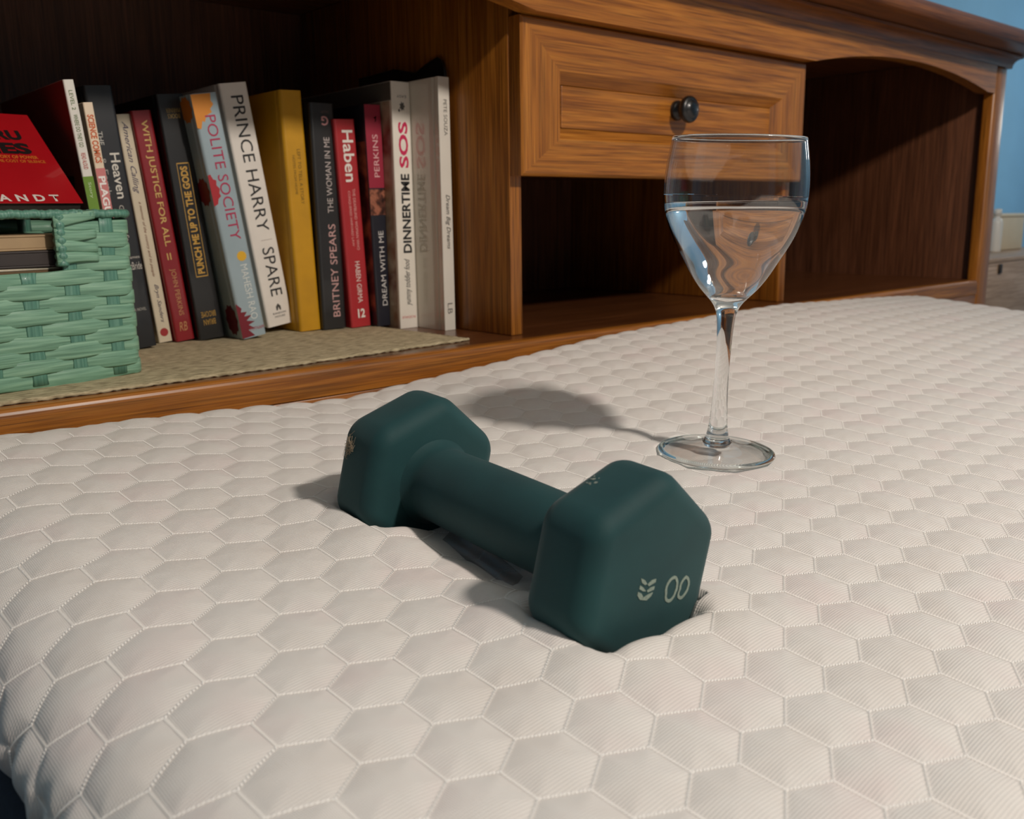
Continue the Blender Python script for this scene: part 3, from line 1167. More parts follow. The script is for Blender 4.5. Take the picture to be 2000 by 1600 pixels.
def book(name, label, x, y, z, w, h, lean, cov, depth=0.155, soft=False, pages=True, rnd=0.0025, side=None):
    """spine faces -y; origin at the bottom middle of the spine"""
    B = thing(name, label, 'book', (x, y, z), (0, -math.radians(lean), 0), 'books standing on the headboard shelf')
    t = 0.0009 if soft else 0.0024
    sp_ = 0.0009 if soft else 0.0026
    hw = w / 2
    r = min(rnd, hw * 0.8)
    pr = [(-hw, depth)]
    if not soft:
        pr += [(-hw, 0.0105), (-hw + 0.0009, 0.0085), (-hw + 0.0009, 0.0068), (-hw, 0.0052)]
    for i in range(5):
        a = i / 4 * math.pi / 2
        pr.append((-hw + r - r * math.cos(a), r - r * math.sin(a)))
    for i in range(5):
        a = i / 4 * math.pi / 2
        pr.append((hw - r + r * math.sin(a), r - r * math.cos(a)))
    if not soft:
        pr += [(hw, 0.0052), (hw - 0.0009, 0.0068), (hw - 0.0009, 0.0085), (hw, 0.0105)]
    pr += [(hw, depth), (hw - t, depth), (hw - t, 0.012), (hw - t - 0.0008, sp_), (-hw + t + 0.0008, sp_), (-hw + t, 0.012), (-hw + t, depth)]
    prism('cover', pr, 2, 0, h, cov, B)
    ov = 0.0 if soft else 0.003
    link('page_block', bm_mesh('page_block', box_bm((-hw + t + 0.0001, sp_ + 0.0005, ov + 0.0003), (hw - t - 0.0001, depth - ov - 0.0005, h - ov - 0.0003))), M_PAGE, B)
    B['_h'], B['_w'] = h, w
    return B


def spine(B, s, a, b, c, hgt, off=0.0, way='down', **kw):
    """lettering from fraction a to b of the spine (0 top, 1 bottom); hgt and off in spine widths"""
    h, w = B['_h'], B['_w']
    mid, ln = h * (1 - (a + b) / 2), h * abs(b - a)
    if way == 'down':
        u, v = (0, 0, -1), (1, 0, 0)
        uc, vc = 0, off * w
    elif way == 'up':
        u, v = (0, 0, 1), (-1, 0, 0)
        uc, vc = 0, -off * w
    elif way == 'flip':
        return put_text(B, s, c, 0, 0, hgt * w, ln, (-1, 0, 0), (0, 0, -1), (off * w, 0, mid), (0, -1, 0), **kw)
    else:
        return put_text(B, s, c, 0, 0, hgt * w, ln, (1, 0, 0), (0, 0, 1), (off * w, 0, mid), (0, -1, 0), **kw)
    return put_text(B, s, c, uc, vc, ln, hgt * w, u, v, (0, 0, mid), (0, -1, 0), **kw)


def patch(B, name, pts, c, lift=0.00012, th_=0.0, mat=None, side=False):
    """flat print on the spine; pts (across in widths, fraction from top) or, side, on the left cover (depth m, fraction)"""
    h, w = B['_h'], B['_w']
    if side:
        V = [(-w / 2 - lift, p[0], h * (1 - p[1])) for p in pts]
    else:
        V = [(p[0] * w, -lift, h * (1 - p[1])) for p in pts]
    me = mesh(name, V, [tuple(range(len(V)))])
    return link(name, me, mat or ink(c), B)


def blob(cx_, cy_, rx, ry, n=18, jag=0.25, ph=0.0):
    return [(cx_ + rx * (1 - jag * (k % 2)) * math.cos(2 * math.pi * k / n + ph), cy_ + ry * (1 - jag * (k % 2)) * math.sin(2 * math.pi * k / n + ph)) for k in range(n)]


def rect(a, b, c_, d):
    return [(a, c_), (b, c_), (b, d), (a, d)]


def dropz(top_z, h, lean):
    return top_z - h * math.cos(math.radians(lean))


# thin white and green book
L = 5.5
B = book('paperback_book', 'thin tall book with a white and green spine behind the basket', 0.2483 + 0.0120, 0.785, MZ + 0.0004, 0.0080, 0.2235, L, cover((232, 228, 218)), soft=True, rnd=0.0012, depth=0.19)
patch(B, 'green_band', rect(-0.5, 0.5, 0.325, 1.0), (112, 150, 44))
patch(B, 'cover_print', rect(0.0015, 0.189, 0.002, 0.998)[:], (150, 72, 60), side=True)
patch(B, 'cover_print', [(0.02, 0.32), (0.11, 0.30), (0.15, 0.62), (0.05, 0.66)], (34, 22, 20), lift=0.0003, side=True)
spine(B, 'LEVEL 2', 0.035, 0.10, (96, 120, 62), 0.36)
spine(B, 'WHERE DO THEY GO', 0.115, 0.225, (96, 120, 62), 0.40)
spine(B, 'READ ALOUD', 0.245, 0.30, (196, 70, 60), 0.42)
spine(B, 'Story', 0.345, 0.40, (206, 224, 180), 0.36)

# science comic
B = book('paperback_book', 'comic with a cream and pink spine, title in orange, half hidden by the basket', 0.2652 + 0.0104, 0.805, MZ + 0.0004, 0.0076, 0.2095, 4.8, cover((236, 216, 190)), soft=True, rnd=0.0010)
patch(B, 'pink_band', rect(-0.5, 0.5, 0.245, 1.0), (206, 124, 122))
patch(B, 'cover_print', rect(0.0012, 0.154, 0.002, 0.998), (96, 80, 62), side=True)
spine(B, 'SCIENCE COMICS', 0.045, 0.225, (206, 96, 40), 0.66, bold=0.03)
spine(B, 'PLAGUES', 0.275, 0.47, (246, 240, 236), 0.72, bold=0.03)

# black novel
B = book('hardback_book', 'black book with white lettering, its lower corner touching the basket edge', 0.3024, 0.857, MZ + 0.001, 0.0242, 0.2293, 4.54, cover((34, 36, 40)))
spine(B, 'THE', 0.165, 0.215, (200, 198, 190), 0.17, off=-0.22)
spine(B, 'Heaven', 0.245, 0.415, (220, 216, 206), 0.34, off=0.16, bold=0.012)
spine(B, '& Earth', 0.26, 0.40, (160, 158, 152), 0.20, off=-0.27)
spine(B, 'Grocery Store', 0.44, 0.62, (190, 186, 178), 0.22, off=0.05)
spine(B, 'James', 0.635, 0.650, (200, 196, 188), 0.42, off=0.2, way='h')
spine(B, 'McBride', 0.660, 0.690, (200, 196, 188), 0.56, off=0.16, way='h')
spine(B, 'A NOVEL', 0.84, 0.852, (180, 178, 170), 0.45, off=0.1, way='h')

# cream handwritten spine
B = book('paperback_book', 'slim cream book with purple handwritten lettering and a red seal at the bottom', 0.3330, 0.884, MZ + 0.0007, 0.0131, 0.2101, 5.47, cover((222, 208, 182)), soft=True, rnd=0.0015)
spine(B, 'American Calling', 0.03, 0.335, (66, 58, 92), 0.50, off=-0.06, shear=0.45)
spine(B, 'a memoir of the country and its people', 0.37, 0.70, (136, 84, 60), 0.26, off=0.0, shear=0.45)
spine(B, 'Bryn Sanders', 0.735, 0.91, (70, 60, 84), 0.36, off=0.02, shear=0.45)
patch(B, 'red_seal', blob(0.0, 0.955, 0.30, 0.019, 20, 0.0), (168, 50, 52))

# dark red
B = book('hardback_book', 'dark red book with gold lettering down its leaning spine', 0.3507, 0.879, MZ + 0.001, 0.0185, 0.2138, 6.23, cover((142, 30, 38)))
spine(B, 'WITH JUSTICE FOR ALL', 0.04, 0.575, (216, 178, 104), 0.42, bold=0.012)
spine(B, '|', 0.605, 0.635, (216, 178, 104), 0.06, off=0.05)
spine(B, '|', 0.605, 0.635, (216, 178, 104), 0.06, off=-0.1)
spine(B, 'JOHN PERKINS', 0.675, 0.885, (196, 142, 94), 0.34)
spine(B, 'RB', 0.915, 0.955, (196, 142, 94), 0.42, way='h', shear=0.2)

# black and gold, upside down
B = book('hardback_book', 'black book with gold boxed lettering, standing upside down', 0.3745, 0.872, MZ + 0.0012, 0.0262, 0.2287, 5.44, cover((30, 30, 31)))
GOLD = (206, 160, 72)
spine(B, 'MARINER', 0.055, 0.072, (150, 124, 66), 0.50, way='flip')
spine(B, 'BOOKS', 0.077, 0.094, (170, 140, 74), 0.44, way='flip')
for a, b, c_, d in ((-0.20, 0.24, 0.268, 0.272), (-0.20, 0.24, 0.731, 0.735), (-0.21, -0.19, 0.268, 0.735), (0.23, 0.25, 0.268, 0.735)):
    patch(B, 'gold_rule', rect(a, b, c_, d), GOLD)
spine(B, 'PUNCH ME UP TO THE GODS', 0.722, 0.282, GOLD, 0.27, off=0.02, way='up', bold=0.035)
spine(B, 'BROOME', 0.882, 0.906, (186, 144, 64), 0.56, way='flip')
spine(B, 'BRIAN', 0.916, 0.940, (186, 144, 64), 0.46, way='flip')

# pale blue
B = book('hardback_book', 'pale blue book with crimson lettering and printed flowers on its spine', 0.4073, 0.847, MZ + 0.002, 0.0258, 0.2291, 8.35, cover((160, 178, 186)), rnd=0.0032)
patch(B, 'orange_flower', blob(-0.30, 0.035, 0.42, 0.050, 22, 0.16) if False else [(-0.5, 0.002), (0.24, 0.002), (0.20, 0.03), (0.27, 0.045), (0.12, 0.062), (0.16, 0.075), (-0.06, 0.085), (-0.18, 0.11), (-0.26, 0.105), (-0.36, 0.135), (-0.5, 0.13)], (222, 140, 40))
patch(B, 'red_flower', [(-0.5, 0.315), (-0.40, 0.312), (-0.33, 0.332), (-0.22, 0.338), (-0.25, 0.358), (-0.15, 0.372), (-0.20, 0.39), (-0.16, 0.402), (-0.28, 0.412), (-0.34, 0.432), (-0.5, 0.438)], (176, 34, 44))
patch(B, 'maroon_flower', [(-0.5, 0.845), (-0.30, 0.87), (-0.36, 0.885), (-0.12, 0.888), (-0.26, 0.905), (0.05, 0.905), (-0.2, 0.925), (0.12, 0.935), (-0.15, 0.945), (0.08, 0.965), (-0.2, 0.965), (0.02, 0.995), (-0.5, 0.997)], (122, 30, 44))
for nm, a, b, c_ in (('orange_flower', 0.002, 0.11, (200, 118, 36)), ('red_flower', 0.32, 0.44, (120, 24, 34)), ('maroon_flower', 0.85, 0.99, (96, 24, 36))):
    patch(B, nm, blob(0.0155, (a + b) / 2, 0.013, (b - a) / 2, 20, 0.15), c_, side=True, lift=0.0003)
spine(B, 'POLITE SOCIETY', 0.085, 0.585, (178, 44, 84), 0.40, off=0.06)
patch(B, 'yellow_sun', blob(0.14, 0.655, 0.20, 0.022, 24, 0.12), (230, 178, 42))
spine(B, 'MAHESH RAO', 0.69, 0.925, (222, 226, 222), 0.28, off=0.14)
spine(B, 'PUTNAM', 0.958, 0.972, (178, 84, 96), 0.56, off=0.15, way='h')

# white
B = book('hardback_book', 'white book with large plain black lettering, tilted and raised off the shelf', 0.4521, 0.878, -0.1113, 0.0292, 0.2397, 8.26, cover((240, 233, 224), 0.45))
spine(B, 'PRINCE HARRY', 0.05, 0.595, (34, 32, 32), 0.44, off=0.05)
patch(B, 'grey_rule', rect(-0.12, 0.30, 0.632, 0.6345), (190, 178, 168))
spine(B, 'SPARE', 0.665, 0.872, (34, 32, 32), 0.44, off=0.07)
patch(B, 'house_mark', [(-0.06, 0.935), (-0.06, 0.918), (0.03, 0.906), (0.12, 0.918), (0.12, 0.935), (0.07, 0.935), (0.03, 0.92), (-0.01, 0.935)], (70, 66, 62))
spine(B, 'RANDOM', 0.943, 0.951, (80, 76, 72), 0.50, off=0.03, way='h')
spine(B, 'HOUSE', 0.957, 0.965, (80, 76, 72), 0.40, off=0.03, way='h')

# mustard
B = book('hardback_book', 'plain mustard yellow clothbound book beside the white one', 0.4770, 0.860, MZ + 0.0005, 0.0248, 0.2390, 1.85, cover((202, 148, 14), 0.6, 0.05, 0.1), rnd=0.0035)
spine(B, 'LEFT TO TELL A STORY', 0.235, 0.46, (120, 92, 20), 0.14, off=0.12)
spine(B, 'NOTES FROM HOME', 0.26, 0.42, (128, 98, 22), 0.11, off=-0.12)

# black with pink lettering, upside down
B = book('hardback_book', 'black book with pale pink lettering, upside down beside the mustard yellow book', 0.5029, 0.855, MZ + 0.0005, 0.0280, 0.2283, 0.56, cover((42, 42, 43)), rnd=0.0030)
spine(B, 'BRITNEY SPEARS', 0.945, 0.525, (212, 168, 164), 0.30, off=0.1, way='up')
spine(B, 'THE WOMAN IN ME', 0.475, 0.145, (196, 186, 182), 0.24, off=0.1, way='up')
spine(B, 'G', 0.055, 0.095, (206, 150, 150), 0.28, off=0.08, way='flip', bold=0.02)
spine(B, 'GALLERY', 0.032, 0.043, (110, 90, 90), 0.36, off=0.08, way='flip')

# red, white serif title
B = book('hardback_book', 'short bright red book with white lettering and a white 12 near the bottom', 0.5318, 0.849, MZ + 0.0006, 0.0246, 0.2135, 2.56, cover((178, 46, 52)))
spine(B, 'Haben', 0.05, 0.292, (240, 232, 224), 0.52, off=0.08, bold=0.014)
spine(B, 'THE DEAFBLIND WOMAN WHO', 0.325, 0.62, (230, 170, 164), 0.13, off=0.16)
spine(B, 'CONQUERED HARVARD LAW', 0.335, 0.60, (230, 170, 164), 0.13, off=-0.08)
spine(B, 'HABEN GIRMA', 0.675, 0.88, (240, 226, 218), 0.24, off=0.04)
spine(B, '12', 0.91, 0.955, (244, 236, 228), 0.36, off=0.04, way='h', bold=0.03)

# red over black with a photo
B = book('paperback_book', 'book with a spine half crimson and half black around a small portrait', 0.5556, 0.839, MZ + 0.0004, 0.0192, 0.2288, 1.44, cover((33, 34, 44)), soft=True, rnd=0.0020)
patch(B, 'crimson_band', rect(-0.5, 0.5, 0.001, 0.366), (156, 34, 58))


def photo(name, cols, scale):
    nt = NT(name)
    n_ = nt.n('ShaderNodeTexNoise')
    n_.inputs['Scale'].default_value = scale
    n_.inputs['Detail'].default_value = 3
    nt.l(mapped(nt, (1, 1, 1), rnd=False), n_.inputs['Vector'])
    k = len(cols)
    nt.l(ramp(nt, n_.outputs[0], [(0.32 + 0.38 * i / (k - 1), lin(*c_)) for i, c_ in enumerate(cols)]), nt.b.inputs['Base Color'])
    nt.set(Roughness=0.35, Coat_Weight=0.3)
    return nt.m


M_FACE = photo('printed_portrait', [(40, 24, 22), (96, 56, 44), (172, 108, 84), (70, 36, 34)], 110)
patch(B, 'portrait_print', rect(-0.5, 0.5, 0.372, 0.488), None, mat=M_FACE)
patch(B, 'portrait_print', rect(0.002, 0.154, 0.16, 0.93), None, mat=photo('printed_cover_photo', [(30, 20, 22), (70, 40, 36), (150, 92, 66), (60, 30, 30)], 34), side=True, lift=0.0002)
spine(B, 'PERKINS', 0.318, 0.130, (226, 176, 176), 0.34, off=0.06, way='up')
spine(B, 'DREAM WITH ME', 0.905, 0.560, (214, 210, 206), 0.32, off=0.06, way='up')
patch(B, 'white_logo', [(0.05, 0.06), (0.22, 0.048), (0.20, 0.07), (0.10, 0.082), (0.16, 0.062)], (236, 226, 220))

# white cookbook, upside down
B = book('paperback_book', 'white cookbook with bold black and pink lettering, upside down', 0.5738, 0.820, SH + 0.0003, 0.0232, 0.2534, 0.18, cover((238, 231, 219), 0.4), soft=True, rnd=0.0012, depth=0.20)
patch(B, 'cover_print', rect(0.004, 0.199, 0.075, 0.998), None, mat=photo('printed_food_photo', [(150, 96, 56), (190, 172, 150), (120, 70, 48), (170, 164, 156)], 18), side=True, lift=0.0002)
patch(B, 'cover_print', rect(0.0012, 0.199, 0.002, 0.073), (96, 92, 86), side=True, lift=0.0002)  # grey top strip of the print, darkened to paint in the apron's shade
spine(B, 'SOS', 0.338, 0.155, (206, 40, 88), 0.50, off=0.04, way='up', bold=0.03)
spine(B, 'DINNERTIME', 0.684, 0.362, (36, 36, 38), 0.46, off=0.06, way='up', bold=0.03)
spine(B, 'yummy toddler food', 0.905, 0.708, (60, 58, 58), 0.40, off=0.02, way='up', shear=0.4)
spine(B, 'RODALE', 0.948, 0.958, (214, 110, 110), 0.74, off=-0.02, way='flip')
patch(B, 'plate_mark', blob(0.05, 0.095, 0.16, 0.020, 14, 0.4), (92, 90, 86))
patch(B, 'plate_mark', blob(-0.12, 0.112, 0.05, 0.006, 10, 0.0), (52, 50, 48))
spine(B, 'EASY', 0.052, 0.062, (120, 116, 110), 0.5, off=0.02, way='flip')

# white, by the divider
B = book('hardback_book', 'slim white glossy book standing nearest the wooden divider', 0.5926, 0.772, SH + 0.0003, 0.0140, 0.2544, 0.15, cover((224, 219, 208), 0.12, 0.6, 0.02), rnd=0.0006, depth=0.21)
spine(B, 'PETE SOUZA', 0.085, 0.222, (96, 92, 86), 0.30, off=0.08)
spine(B, 'Dream Big Dreams', 0.452, 0.668, (40, 38, 38), 0.46, off=0.04, shear=0.3)
spine(B, 'LB', 0.888, 0.932, (112, 108, 104), 0.44, off=0.02)

# black folder behind
M_FOLD = plain('black_plastic_film', lin(24, 22, 22), 0.18, coat=0.6, noise=0.2, nscale=40, bumpd=0.004)
FO = thing('plastic_folder', 'black glossy plastic folder sticking up behind the slim white book', 'folder', (0.6030, 0.782, SH + 0.0003))
pz = 0.276
pl = [(0.0, 0.0), (0.16, 0.0), (0.16, pz - 0.004), (0.09, pz - 0.002), (0.05, pz - 0.010), (0.032, pz - 0.004), (0.012, pz + 0.001), (0.004, pz - 0.003), (0.0, pz - 0.012)]
prism('sleeve', pl, 0, -0.0020, 0.0005, M_FOLD, FO, bev=0.0004)
prism('sleeve_lip', [(0.001, pz - 0.045), (0.012, pz - 0.05), (0.03, pz - 0.012), (0.012, pz - 0.002), (0.001, pz - 0.014)], 0, 0.0008, 0.0022, plain('grey_plastic_film', lin(58, 54, 54), 0.2, coat=0.6, bumpd=0.003), FO, bev=0.0003)

# ------------------------------------------------------------------ basket
def raffia(name, a, b, c, scale):
    nt = NT(name)
    n_ = nt.n('ShaderNodeTexNoise')
    n_.inputs['Scale'].default_value = 1.0
    n_.inputs['Detail'].default_value = 5
    nt.l(mapped(nt, scale), n_.inputs['Vector'])
    nt.l(ramp(nt, n_.outputs[0], [(0.28, a), (0.5, b), (0.72, c)]), nt.b.inputs['Base Color'])
    nt.set(Roughness=0.42, Coat_Weight=0.1)
    nt.l(bump(nt, n_.outputs[0], 0.40, 0.0012), nt.b.inputs['Normal'])
    return nt.m


RA, RB, RC_ = lin(98, 140, 117), lin(124, 168, 142), lin(152, 193, 165)
M_RH = raffia('seafoam_raffia_across', RA, RB, RC_, (26, 26, 620))
M_RV = raffia('seafoam_raffia_upright', lin(72, 120, 104), lin(90, 140, 122), lin(116, 162, 142), (620, 620, 26))
e1 = Vector((0.983, 0.187, 0)).normalized()
e2 = Vector((-e1.y, e1.x, 0))
BW, BD, BH = 0.170, 0.112, 0.1245
BKM = Matrix(((e1.x, e2.x, 0, 0.2557), (e1.y, e2.y, 0, 0.7271), (0, 0, 1, MZ + 0.0002), (0, 0, 0, 1)))
BK = thing('woven_basket', 'seafoam green woven raffia basket with a handle hole, on the shelf mat', 'basket', matrix=BKM)
RC2 = 0.010


def bpath(s):
    """perimeter point and outward normal; s=0 at the front right corner going left along the front"""
    W_, D_ = BW - 2 * RC2, BD - 2 * RC2
    arc = math.pi / 2 * RC2
    tot = 2 * (W_ + D_) + 4 * arc
    s = s % tot
    segs = [('l', W_, (-RC2, 0), (-1, 0), (0, -1)), ('a', arc, (-BW + RC2, RC2), math.pi * 1.5, None), ('l', D_, (-BW, RC2), (0, 1), (-1, 0)), ('a', arc, (-BW + RC2, BD - RC2), math.pi, None),
            ('l', W_, (-BW + RC2, BD), (1, 0), (0, 1)), ('a', arc, (-RC2, BD - RC2), math.pi / 2, None), ('l', D_, (0, BD - RC2), (0, -1), (1, 0)), ('a', arc, (-RC2, RC2), 0.0, None)]
    for kd, ln, p, d, n_ in segs:
        if s <= ln:
            if kd == 'l':
                return Vector((p[0] + d[0] * s, p[1] + d[1] * s, 0)), Vector((n_[0], n_[1], 0))
            a = d - s / RC2
            nn = Vector((math.cos(a), math.sin(a), 0))
            return Vector((p[0], p[1], 0)) + nn * RC2, nn
        s -= ln
    return bpath(0)


TOT = 2 * (BW + BD - 4 * RC2) + 2 * math.pi * RC2
NST = 18
PIT = TOT / NST
PH = 0.0205 - RC2                 # first stake along the front


def strand(name, z, hgt, s0, s1, sign, seed, closed):
    r_ = random.Random(seed)
    N_ = max(8, int((s1 - s0) / 0.003))
    vs_, fs_ = [], []
    ph = [r_.uniform(0, 6.28) for _ in range(4)]
    for i in range(N_ if closed else N_ + 1):
        s = s0 + (s1 - s0) * i / N_
        p, n_ = bpath(s)
        w_ = sign * math.cos(math.pi * (s - PH) / PIT)
        off = 0.0008 * w_
        hz = hgt / 2 * (1 + 0.05 * math.sin(s * 60 + ph[0]) + 0.03 * math.sin(s * 190 + ph[1]))
        zc = z + 0.0007 * math.sin(s * 45 + ph[2])
        for dz, dn in ((-hz, 0.0), (-hz * 0.82, 0.0005), (0, 0.0006), (hz * 0.82, 0.0005), (hz, 0.0), (0, -0.0007)):
            q = p + n_ * (off + dn)
            vs_.append((q.x, q.y, zc + dz))
    m_ = N_ if closed else N_
    L_ = len(vs_) // 6
    for i in range(m_):
        j = (i + 1) % L_
        for k in range(6):
            k2 = (k + 1) % 6
            fs_.append((i * 6 + k, i * 6 + k2, j * 6 + k2, j * 6 + k))
    if not closed:
        fs_.append(tuple(range(6))[::-1])
        fs_.append(tuple(range((L_ - 1) * 6, L_ * 6)))
    bm_ = bmesh.new()
    bm_.from_mesh(mesh('t', vs_, fs_))
    return link(name, bm_mesh(name, bm_), M_RH, BK, True)


HOLE0, HOLE1 = 0.0560 - RC2, 0.1140 - RC2
for i in range(13):
    z = 0.0046 + 0.0089 * i
    sg = 1 if i % 2 else -1
    if 9 <= i <= 12:
        strand('weft_strand', z, 0.0116, HOLE1, TOT + HOLE0, sg, i, False)
    else:
        strand('weft_strand', z, 0.0116, 0, TOT, sg, i, True)
for k in range(NST):
    s = PH + k * PIT
    p, n_ = bpath(s)
    tn = Vector((-n_.y, n_.x, 0))
    top = 0.081 if HOLE0 - 0.004 < s % TOT < HOLE1 + 0.004 else 0.121
    vs_, fs_ = [], []
    for i in range(13):
        z = 0.001 + (top - 0.001) * i / 12
        for a, dn in ((-0.0056, -0.0002), (-0.0046, 0.0004), (0, 0.0006), (0.0046, 0.0004), (0.0056, -0.0002), (0, -0.0008)):
            q = p + tn * a * (1 + 0.07 * math.sin(i * 2 + k)) + n_ * dn
            vs_.append((q.x, q.y, z))
    for i in range(12):
        for c_ in range(6):
            c2 = (c_ + 1) % 6
            fs_.append((i * 6 + c_, i * 6 + c2, (i + 1) * 6 + c2, (i + 1) * 6 + c_))
    fs_ += [tuple(range(6))[::-1], tuple(range(72, 78))]
    bm = bmesh.new()
    bm.from_mesh(mesh('t', vs_, fs_))
    link('stake', bm_mesh('stake', bm), M_RV, BK, True)
# wrapped rim and wrapped hole sides
rim = []
NRM = 260
for i in range(NRM):
    p, n_ = bpath(TOT * i / NRM)
    rim.append((p.x, p.y, 0.1212 + 0.0003 * math.sin(i * 0.9)))
v, f = tube(rim, [0.0031 + 0.00030 * math.sin(i * 2.4) for i in range(NRM)], 10, True)
link('rim', mesh('rim', v, f), M_RV, BK, True)
for s in (HOLE0, HOLE1):
    p, n_ = bpath(s)
    pts = [(p.x, p.y, 0.0845 + 0.036 * i / 24) for i in range(25)]
    v, f = tube(pts, [0.0042 + 0.0006 * math.sin(i * 1.7) for i in range(25)], 10)
    link('handle_wrap', mesh('handle_wrap', v, f), M_RV, BK, True)
    # loops of raffia taken round the handle side into the weave
    sgn = -1 if s == HOLE0 else 1
    for k in range(4):
        z0 = 0.0895 + 0.0088 * k
        vs_, fs_ = [], []
        for i in range(11):
            t = i / 10
            q, n2 = bpath(s + sgn * (0.031 * t - 0.0046))
            lift_ = 0.0034 - 0.0012 * t - 0.004 * max(0, 0.25 - t)
            zc = z0 + (0.005 * t if k == 3 else 0.0014 * math.sin(t * 3 + k * 1.7))
            hz = 0.0050 - 0.0016 * t
            for dz, dn in ((-hz, -0.0004), (-hz * 0.7, 0.0005), (0, 0.0008), (hz * 0.7, 0.0005), (hz, -0.0004), (0, -0.0010)):
                vs_.append((q.x + n2.x * (lift_ + dn), q.y + n2.y * (lift_ + dn), zc + dz))
        for i in range(10):
            for c_ in range(6):
                c2 = (c_ + 1) % 6
                fs_.append((i * 6 + c_, i * 6 + c2, (i + 1) * 6 + c2, (i + 1) * 6 + c_))
        fs_ += [tuple(range(6))[::-1], tuple(range(60, 66))]
        bm = bmesh.new()
        bm.from_mesh(mesh('t', vs_, fs_))
        link('wrap_loop', bm_mesh('wrap_loop', bm), M_RH, BK, True)
link('basket_floor', bm_mesh('basket_floor', box_bm((-BW + 0.003, 0.003, 0.0005), (-0.003, BD - 0.003, 0.0030), 0.0005)), M_RH, BK)


def in_basket(name, label, cat, lo, hi, mat, rz=0.0, rx=0.0, bev=0.0006):
    c_ = Vector(((lo[0] + hi[0]) / 2, (lo[1] + hi[1]) / 2, lo[2]))
    m_ = BKM @ Matrix.Translation(c_) @ Matrix.Rotation(rz, 4, 'Z') @ Matrix.Rotation(rx, 4, 'X')
    t_ = thing(name, label, cat, matrix=m_)
    return t_, [lo[i] - c_[i] for i in range(3)], [hi[i] - c_[i] for i in range(3)]


for name, label, cat, lo, hi, mat, rz in (
        ('notebook', 'brown notebook at the bottom of the basket handle hole', 'notebook', (-0.160, 0.009, 0.070), (-0.022, 0.100, 0.0838), plain('brown_board', lin(112, 88, 58), 0.6, noise=0.1), 0.02),
        ('notebook', 'dark charcoal notebook seen through the basket handle hole', 'notebook', (-0.158, 0.0085, 0.0842), (-0.024, 0.100, 0.0958), plain('charcoal_board', lin(58, 50, 48), 0.5, noise=0.1), -0.03),
        ('cardboard_folder', 'tan cardboard folder on top of the notebooks in the basket', 'folder', (-0.156, 0.0080, 0.0962), (-0.030, 0.098, 0.1070), plain('tan_board', lin(176, 148, 112), 0.7, noise=0.06), 0.035)):
    T_, l_, h_ = in_basket(name, label, cat, lo, hi, mat, rz)
    thk = h_[2] - l_[2]
    link('lower_cover', bm_mesh('lower_cover', box_bm((l_[0], l_[1], l_[2]), (h_[0], h_[1], l_[2] + 0.0015), 0.0004)), M_PAGE if 'brown' in label else mat, T_)
    link('upper_cover', bm_mesh('upper_cover', box_bm((l_[0], l_[1], h_[2] - 0.0015), (h_[0], h_[1], h_[2]), 0.0004)), M_PAGE if 'charcoal' not in label and 'brown' in label else mat, T_)
    link('page_block', bm_mesh('page_block', box_bm((l_[0] + 0.002, l_[1] + 0.0006, l_[2] + 0.0016), (h_[0] - 0.002, h_[1] - 0.001, h_[2] - 0.0016), 0.0003)), mat, T_)

# red book lying sloped on top of the basket
Bq = Vector((0.2262, 0.7385, 0.0110))
Tq = Vector((0.2192, 0.8150, 0.0717))
r1 = Vector((0.995, 0.098, 0)).normalized()
r2 = (Tq - Bq)
r2 = (r2 - r1 * r2.dot(r1)).normalized()
r3 = r1.cross(r2)
RBM = Matrix(((r1.x, r2.x, r3.x, Bq.x), (r1.y, r2.y, r3.y, Bq.y), (r1.z, r2.z, r3.z, Bq.z), (0, 0, 0, 1)))
RBK = thing('paperback_book', 'red paperback with black and white lettering lying sloped on the basket', 'book', matrix=RBM)
RWD, RHT, RTH = 0.140, 0.112, 0.014
M_RED = plain('red_gloss_cover', lin(176, 20, 30), 0.3, coat=0.4, noise=0.05, nscale=30)
link('front_cover', bm_mesh('front_cover', box_bm((-RWD, 0, -0.0006), (0, RHT, 0), 0.0002)), M_RED, RBK)
link('back_cover', bm_mesh('back_cover', box_bm((-RWD, 0, -RTH), (0, RHT, -RTH + 0.0006), 0.0002)), plain('black_cover', lin(26, 24, 26), 0.3, coat=0.3), RBK)
link('page_block', bm_mesh('page_block', box_bm((-RWD + 0.001, 0.001, -RTH + 0.0007), (-0.001, RHT - 0.001, -0.0007), 0.0002)), plain('grey_page_edges', lin(70, 64, 58), 0.85, noise=0.1, nscale=400), RBK)
RU, RV, RN = (1, 0, 0), (0, 1, 0), (0, 0, 1)
put_text(RBK, 'BRANDT', (226, 214, 206), -0.0455, 0.0056, 0.0610, 0.0078, RU, RV, (0, 0, 0), RN, bold=0.03, spacing=1.7)
put_text(RBK, 'LIES', (28, 20, 20), -0.0330, 0.0660, 0.0380, 0.0140, RU, RV, (0, 0, 0), RN, bold=0.05)
put_text(RBK, 'THRU', (28, 20, 20), -0.0350, 0.0830, 0.0400, 0.0125, RU, RV, (0, 0, 0), RN, bold=0.05)
put_text(RBK, 'A TRUE STORY OF POWER', (214, 108, 40), -0.0345, 0.0550, 0.0440, 0.0040, RU, RV, (0, 0, 0), RN, bold=0.03)
put_text(RBK, 'AND THE COST OF SILENCE', (214, 108, 40), -0.0310, 0.0498, 0.0440, 0.0034, RU, RV, (0, 0, 0), RN, bold=0.02)

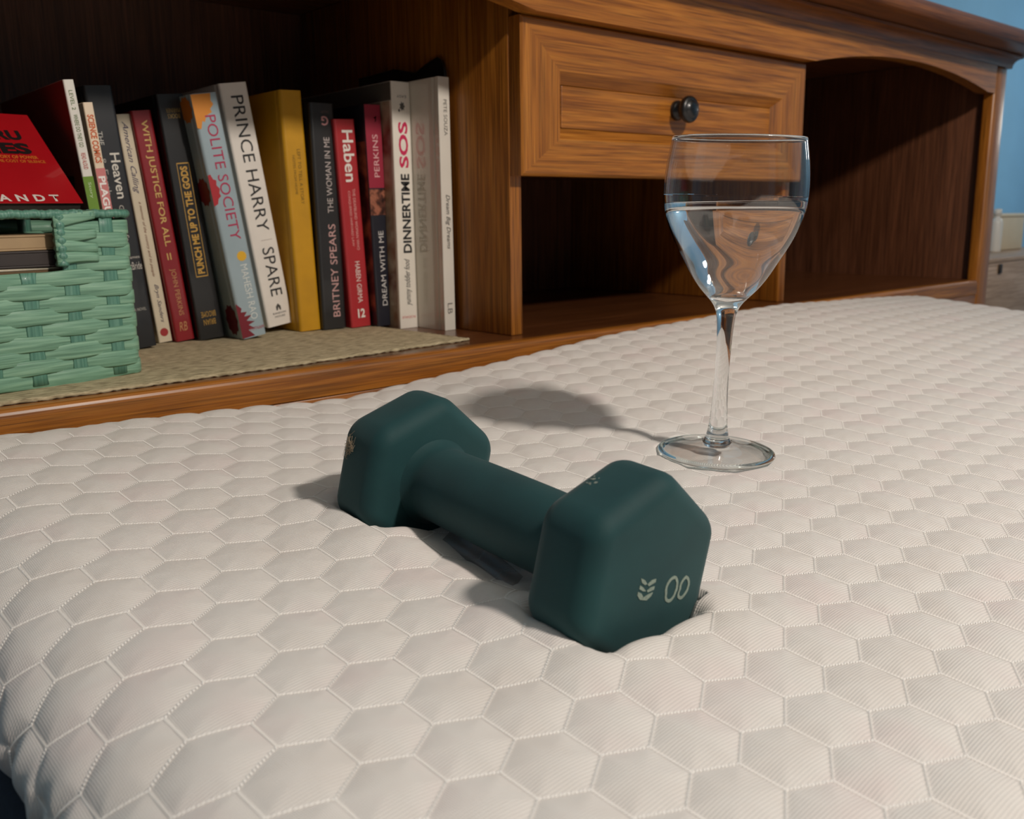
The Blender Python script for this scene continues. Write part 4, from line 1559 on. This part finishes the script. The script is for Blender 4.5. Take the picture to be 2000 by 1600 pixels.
# ------------------------------------------------------------------ nightstand at the right
M_NS = wood('pale_brown_wood', 0, lin(214, 184, 160), lin(202, 172, 148), lin(184, 154, 132), rough=0.5, pore=0.15, coat=0.1)
NS_ = thing('nightstand', 'pale brown wooden nightstand beyond the right end of the headboard', 'nightstand', (2.2, 0.95, ZF))


def nsb(o):
    o.parent = NS_
    o.matrix_parent_inverse = Matrix.Translation((-2.2, -0.95, -ZF))
    return o


nsb(box('top', (1.85, 0.778, -0.114), (2.60, 1.10, -0.104), M_NS))
nsb(box('body', (1.85, 0.790, ZF + 0.08), (2.60, 1.095, -0.1142), M_NS))
nsb(box('drawer_front', (1.86, 0.778, -0.30), (2.59, 0.7898, -0.1148), M_NS))
nsb(box('drawer_front', (1.86, 0.778, -0.52), (2.59, 0.7898, -0.31), M_NS))
nsb(box('pull', (2.022, 0.7735, -0.136), (2.036, 0.7779, -0.1165), plain('dark_notch', lin(52, 42, 36), 0.6)))
for x in (1.86, 2.55):
    for y in (0.80, 1.05):
        nsb(box('leg', (x, y, ZF), (x + 0.04, y + 0.04, ZF + 0.0795), M_NS))
BXT = thing('storage_box', 'cream lidded box standing on the nightstand against the blue wall', 'box', (2.43, 0.95, -0.1035))
M_CREAM = plain('cream_card', lin(212, 198, 172), 0.7, noise=0.03, nscale=40)
link('carton', bm_mesh('carton', box_bm((-0.12, -0.05, 0), (0.045, 0.06, 0.0785), 0.003)), M_CREAM, BXT, True)
link('lid', bm_mesh('lid', box_bm((-0.122, -0.052, 0.0788), (0.047, 0.062, 0.0865), 0.002)), plain('cream_lid', lin(226, 214, 190), 0.7, noise=0.03, nscale=40), BXT, True)
BT = lathe('pump_bottle', [(0.0001, 0), (0.012, 0.0), (0.0130, 0.003), (0.0130, 0.066), (0.011, 0.074), (0.006, 0.079), (0.006, 0.083), (0.0085, 0.084), (0.0085, 0.0975), (0.0001, 0.0985)], 24, plain('white_bottle_plastic', lin(226, 224, 218), 0.35), cap=False)
BT.location = (2.270, 0.885, -0.1038)
tag(BT, 'small white capped bottle at the left end of the cream box', 'bottle')
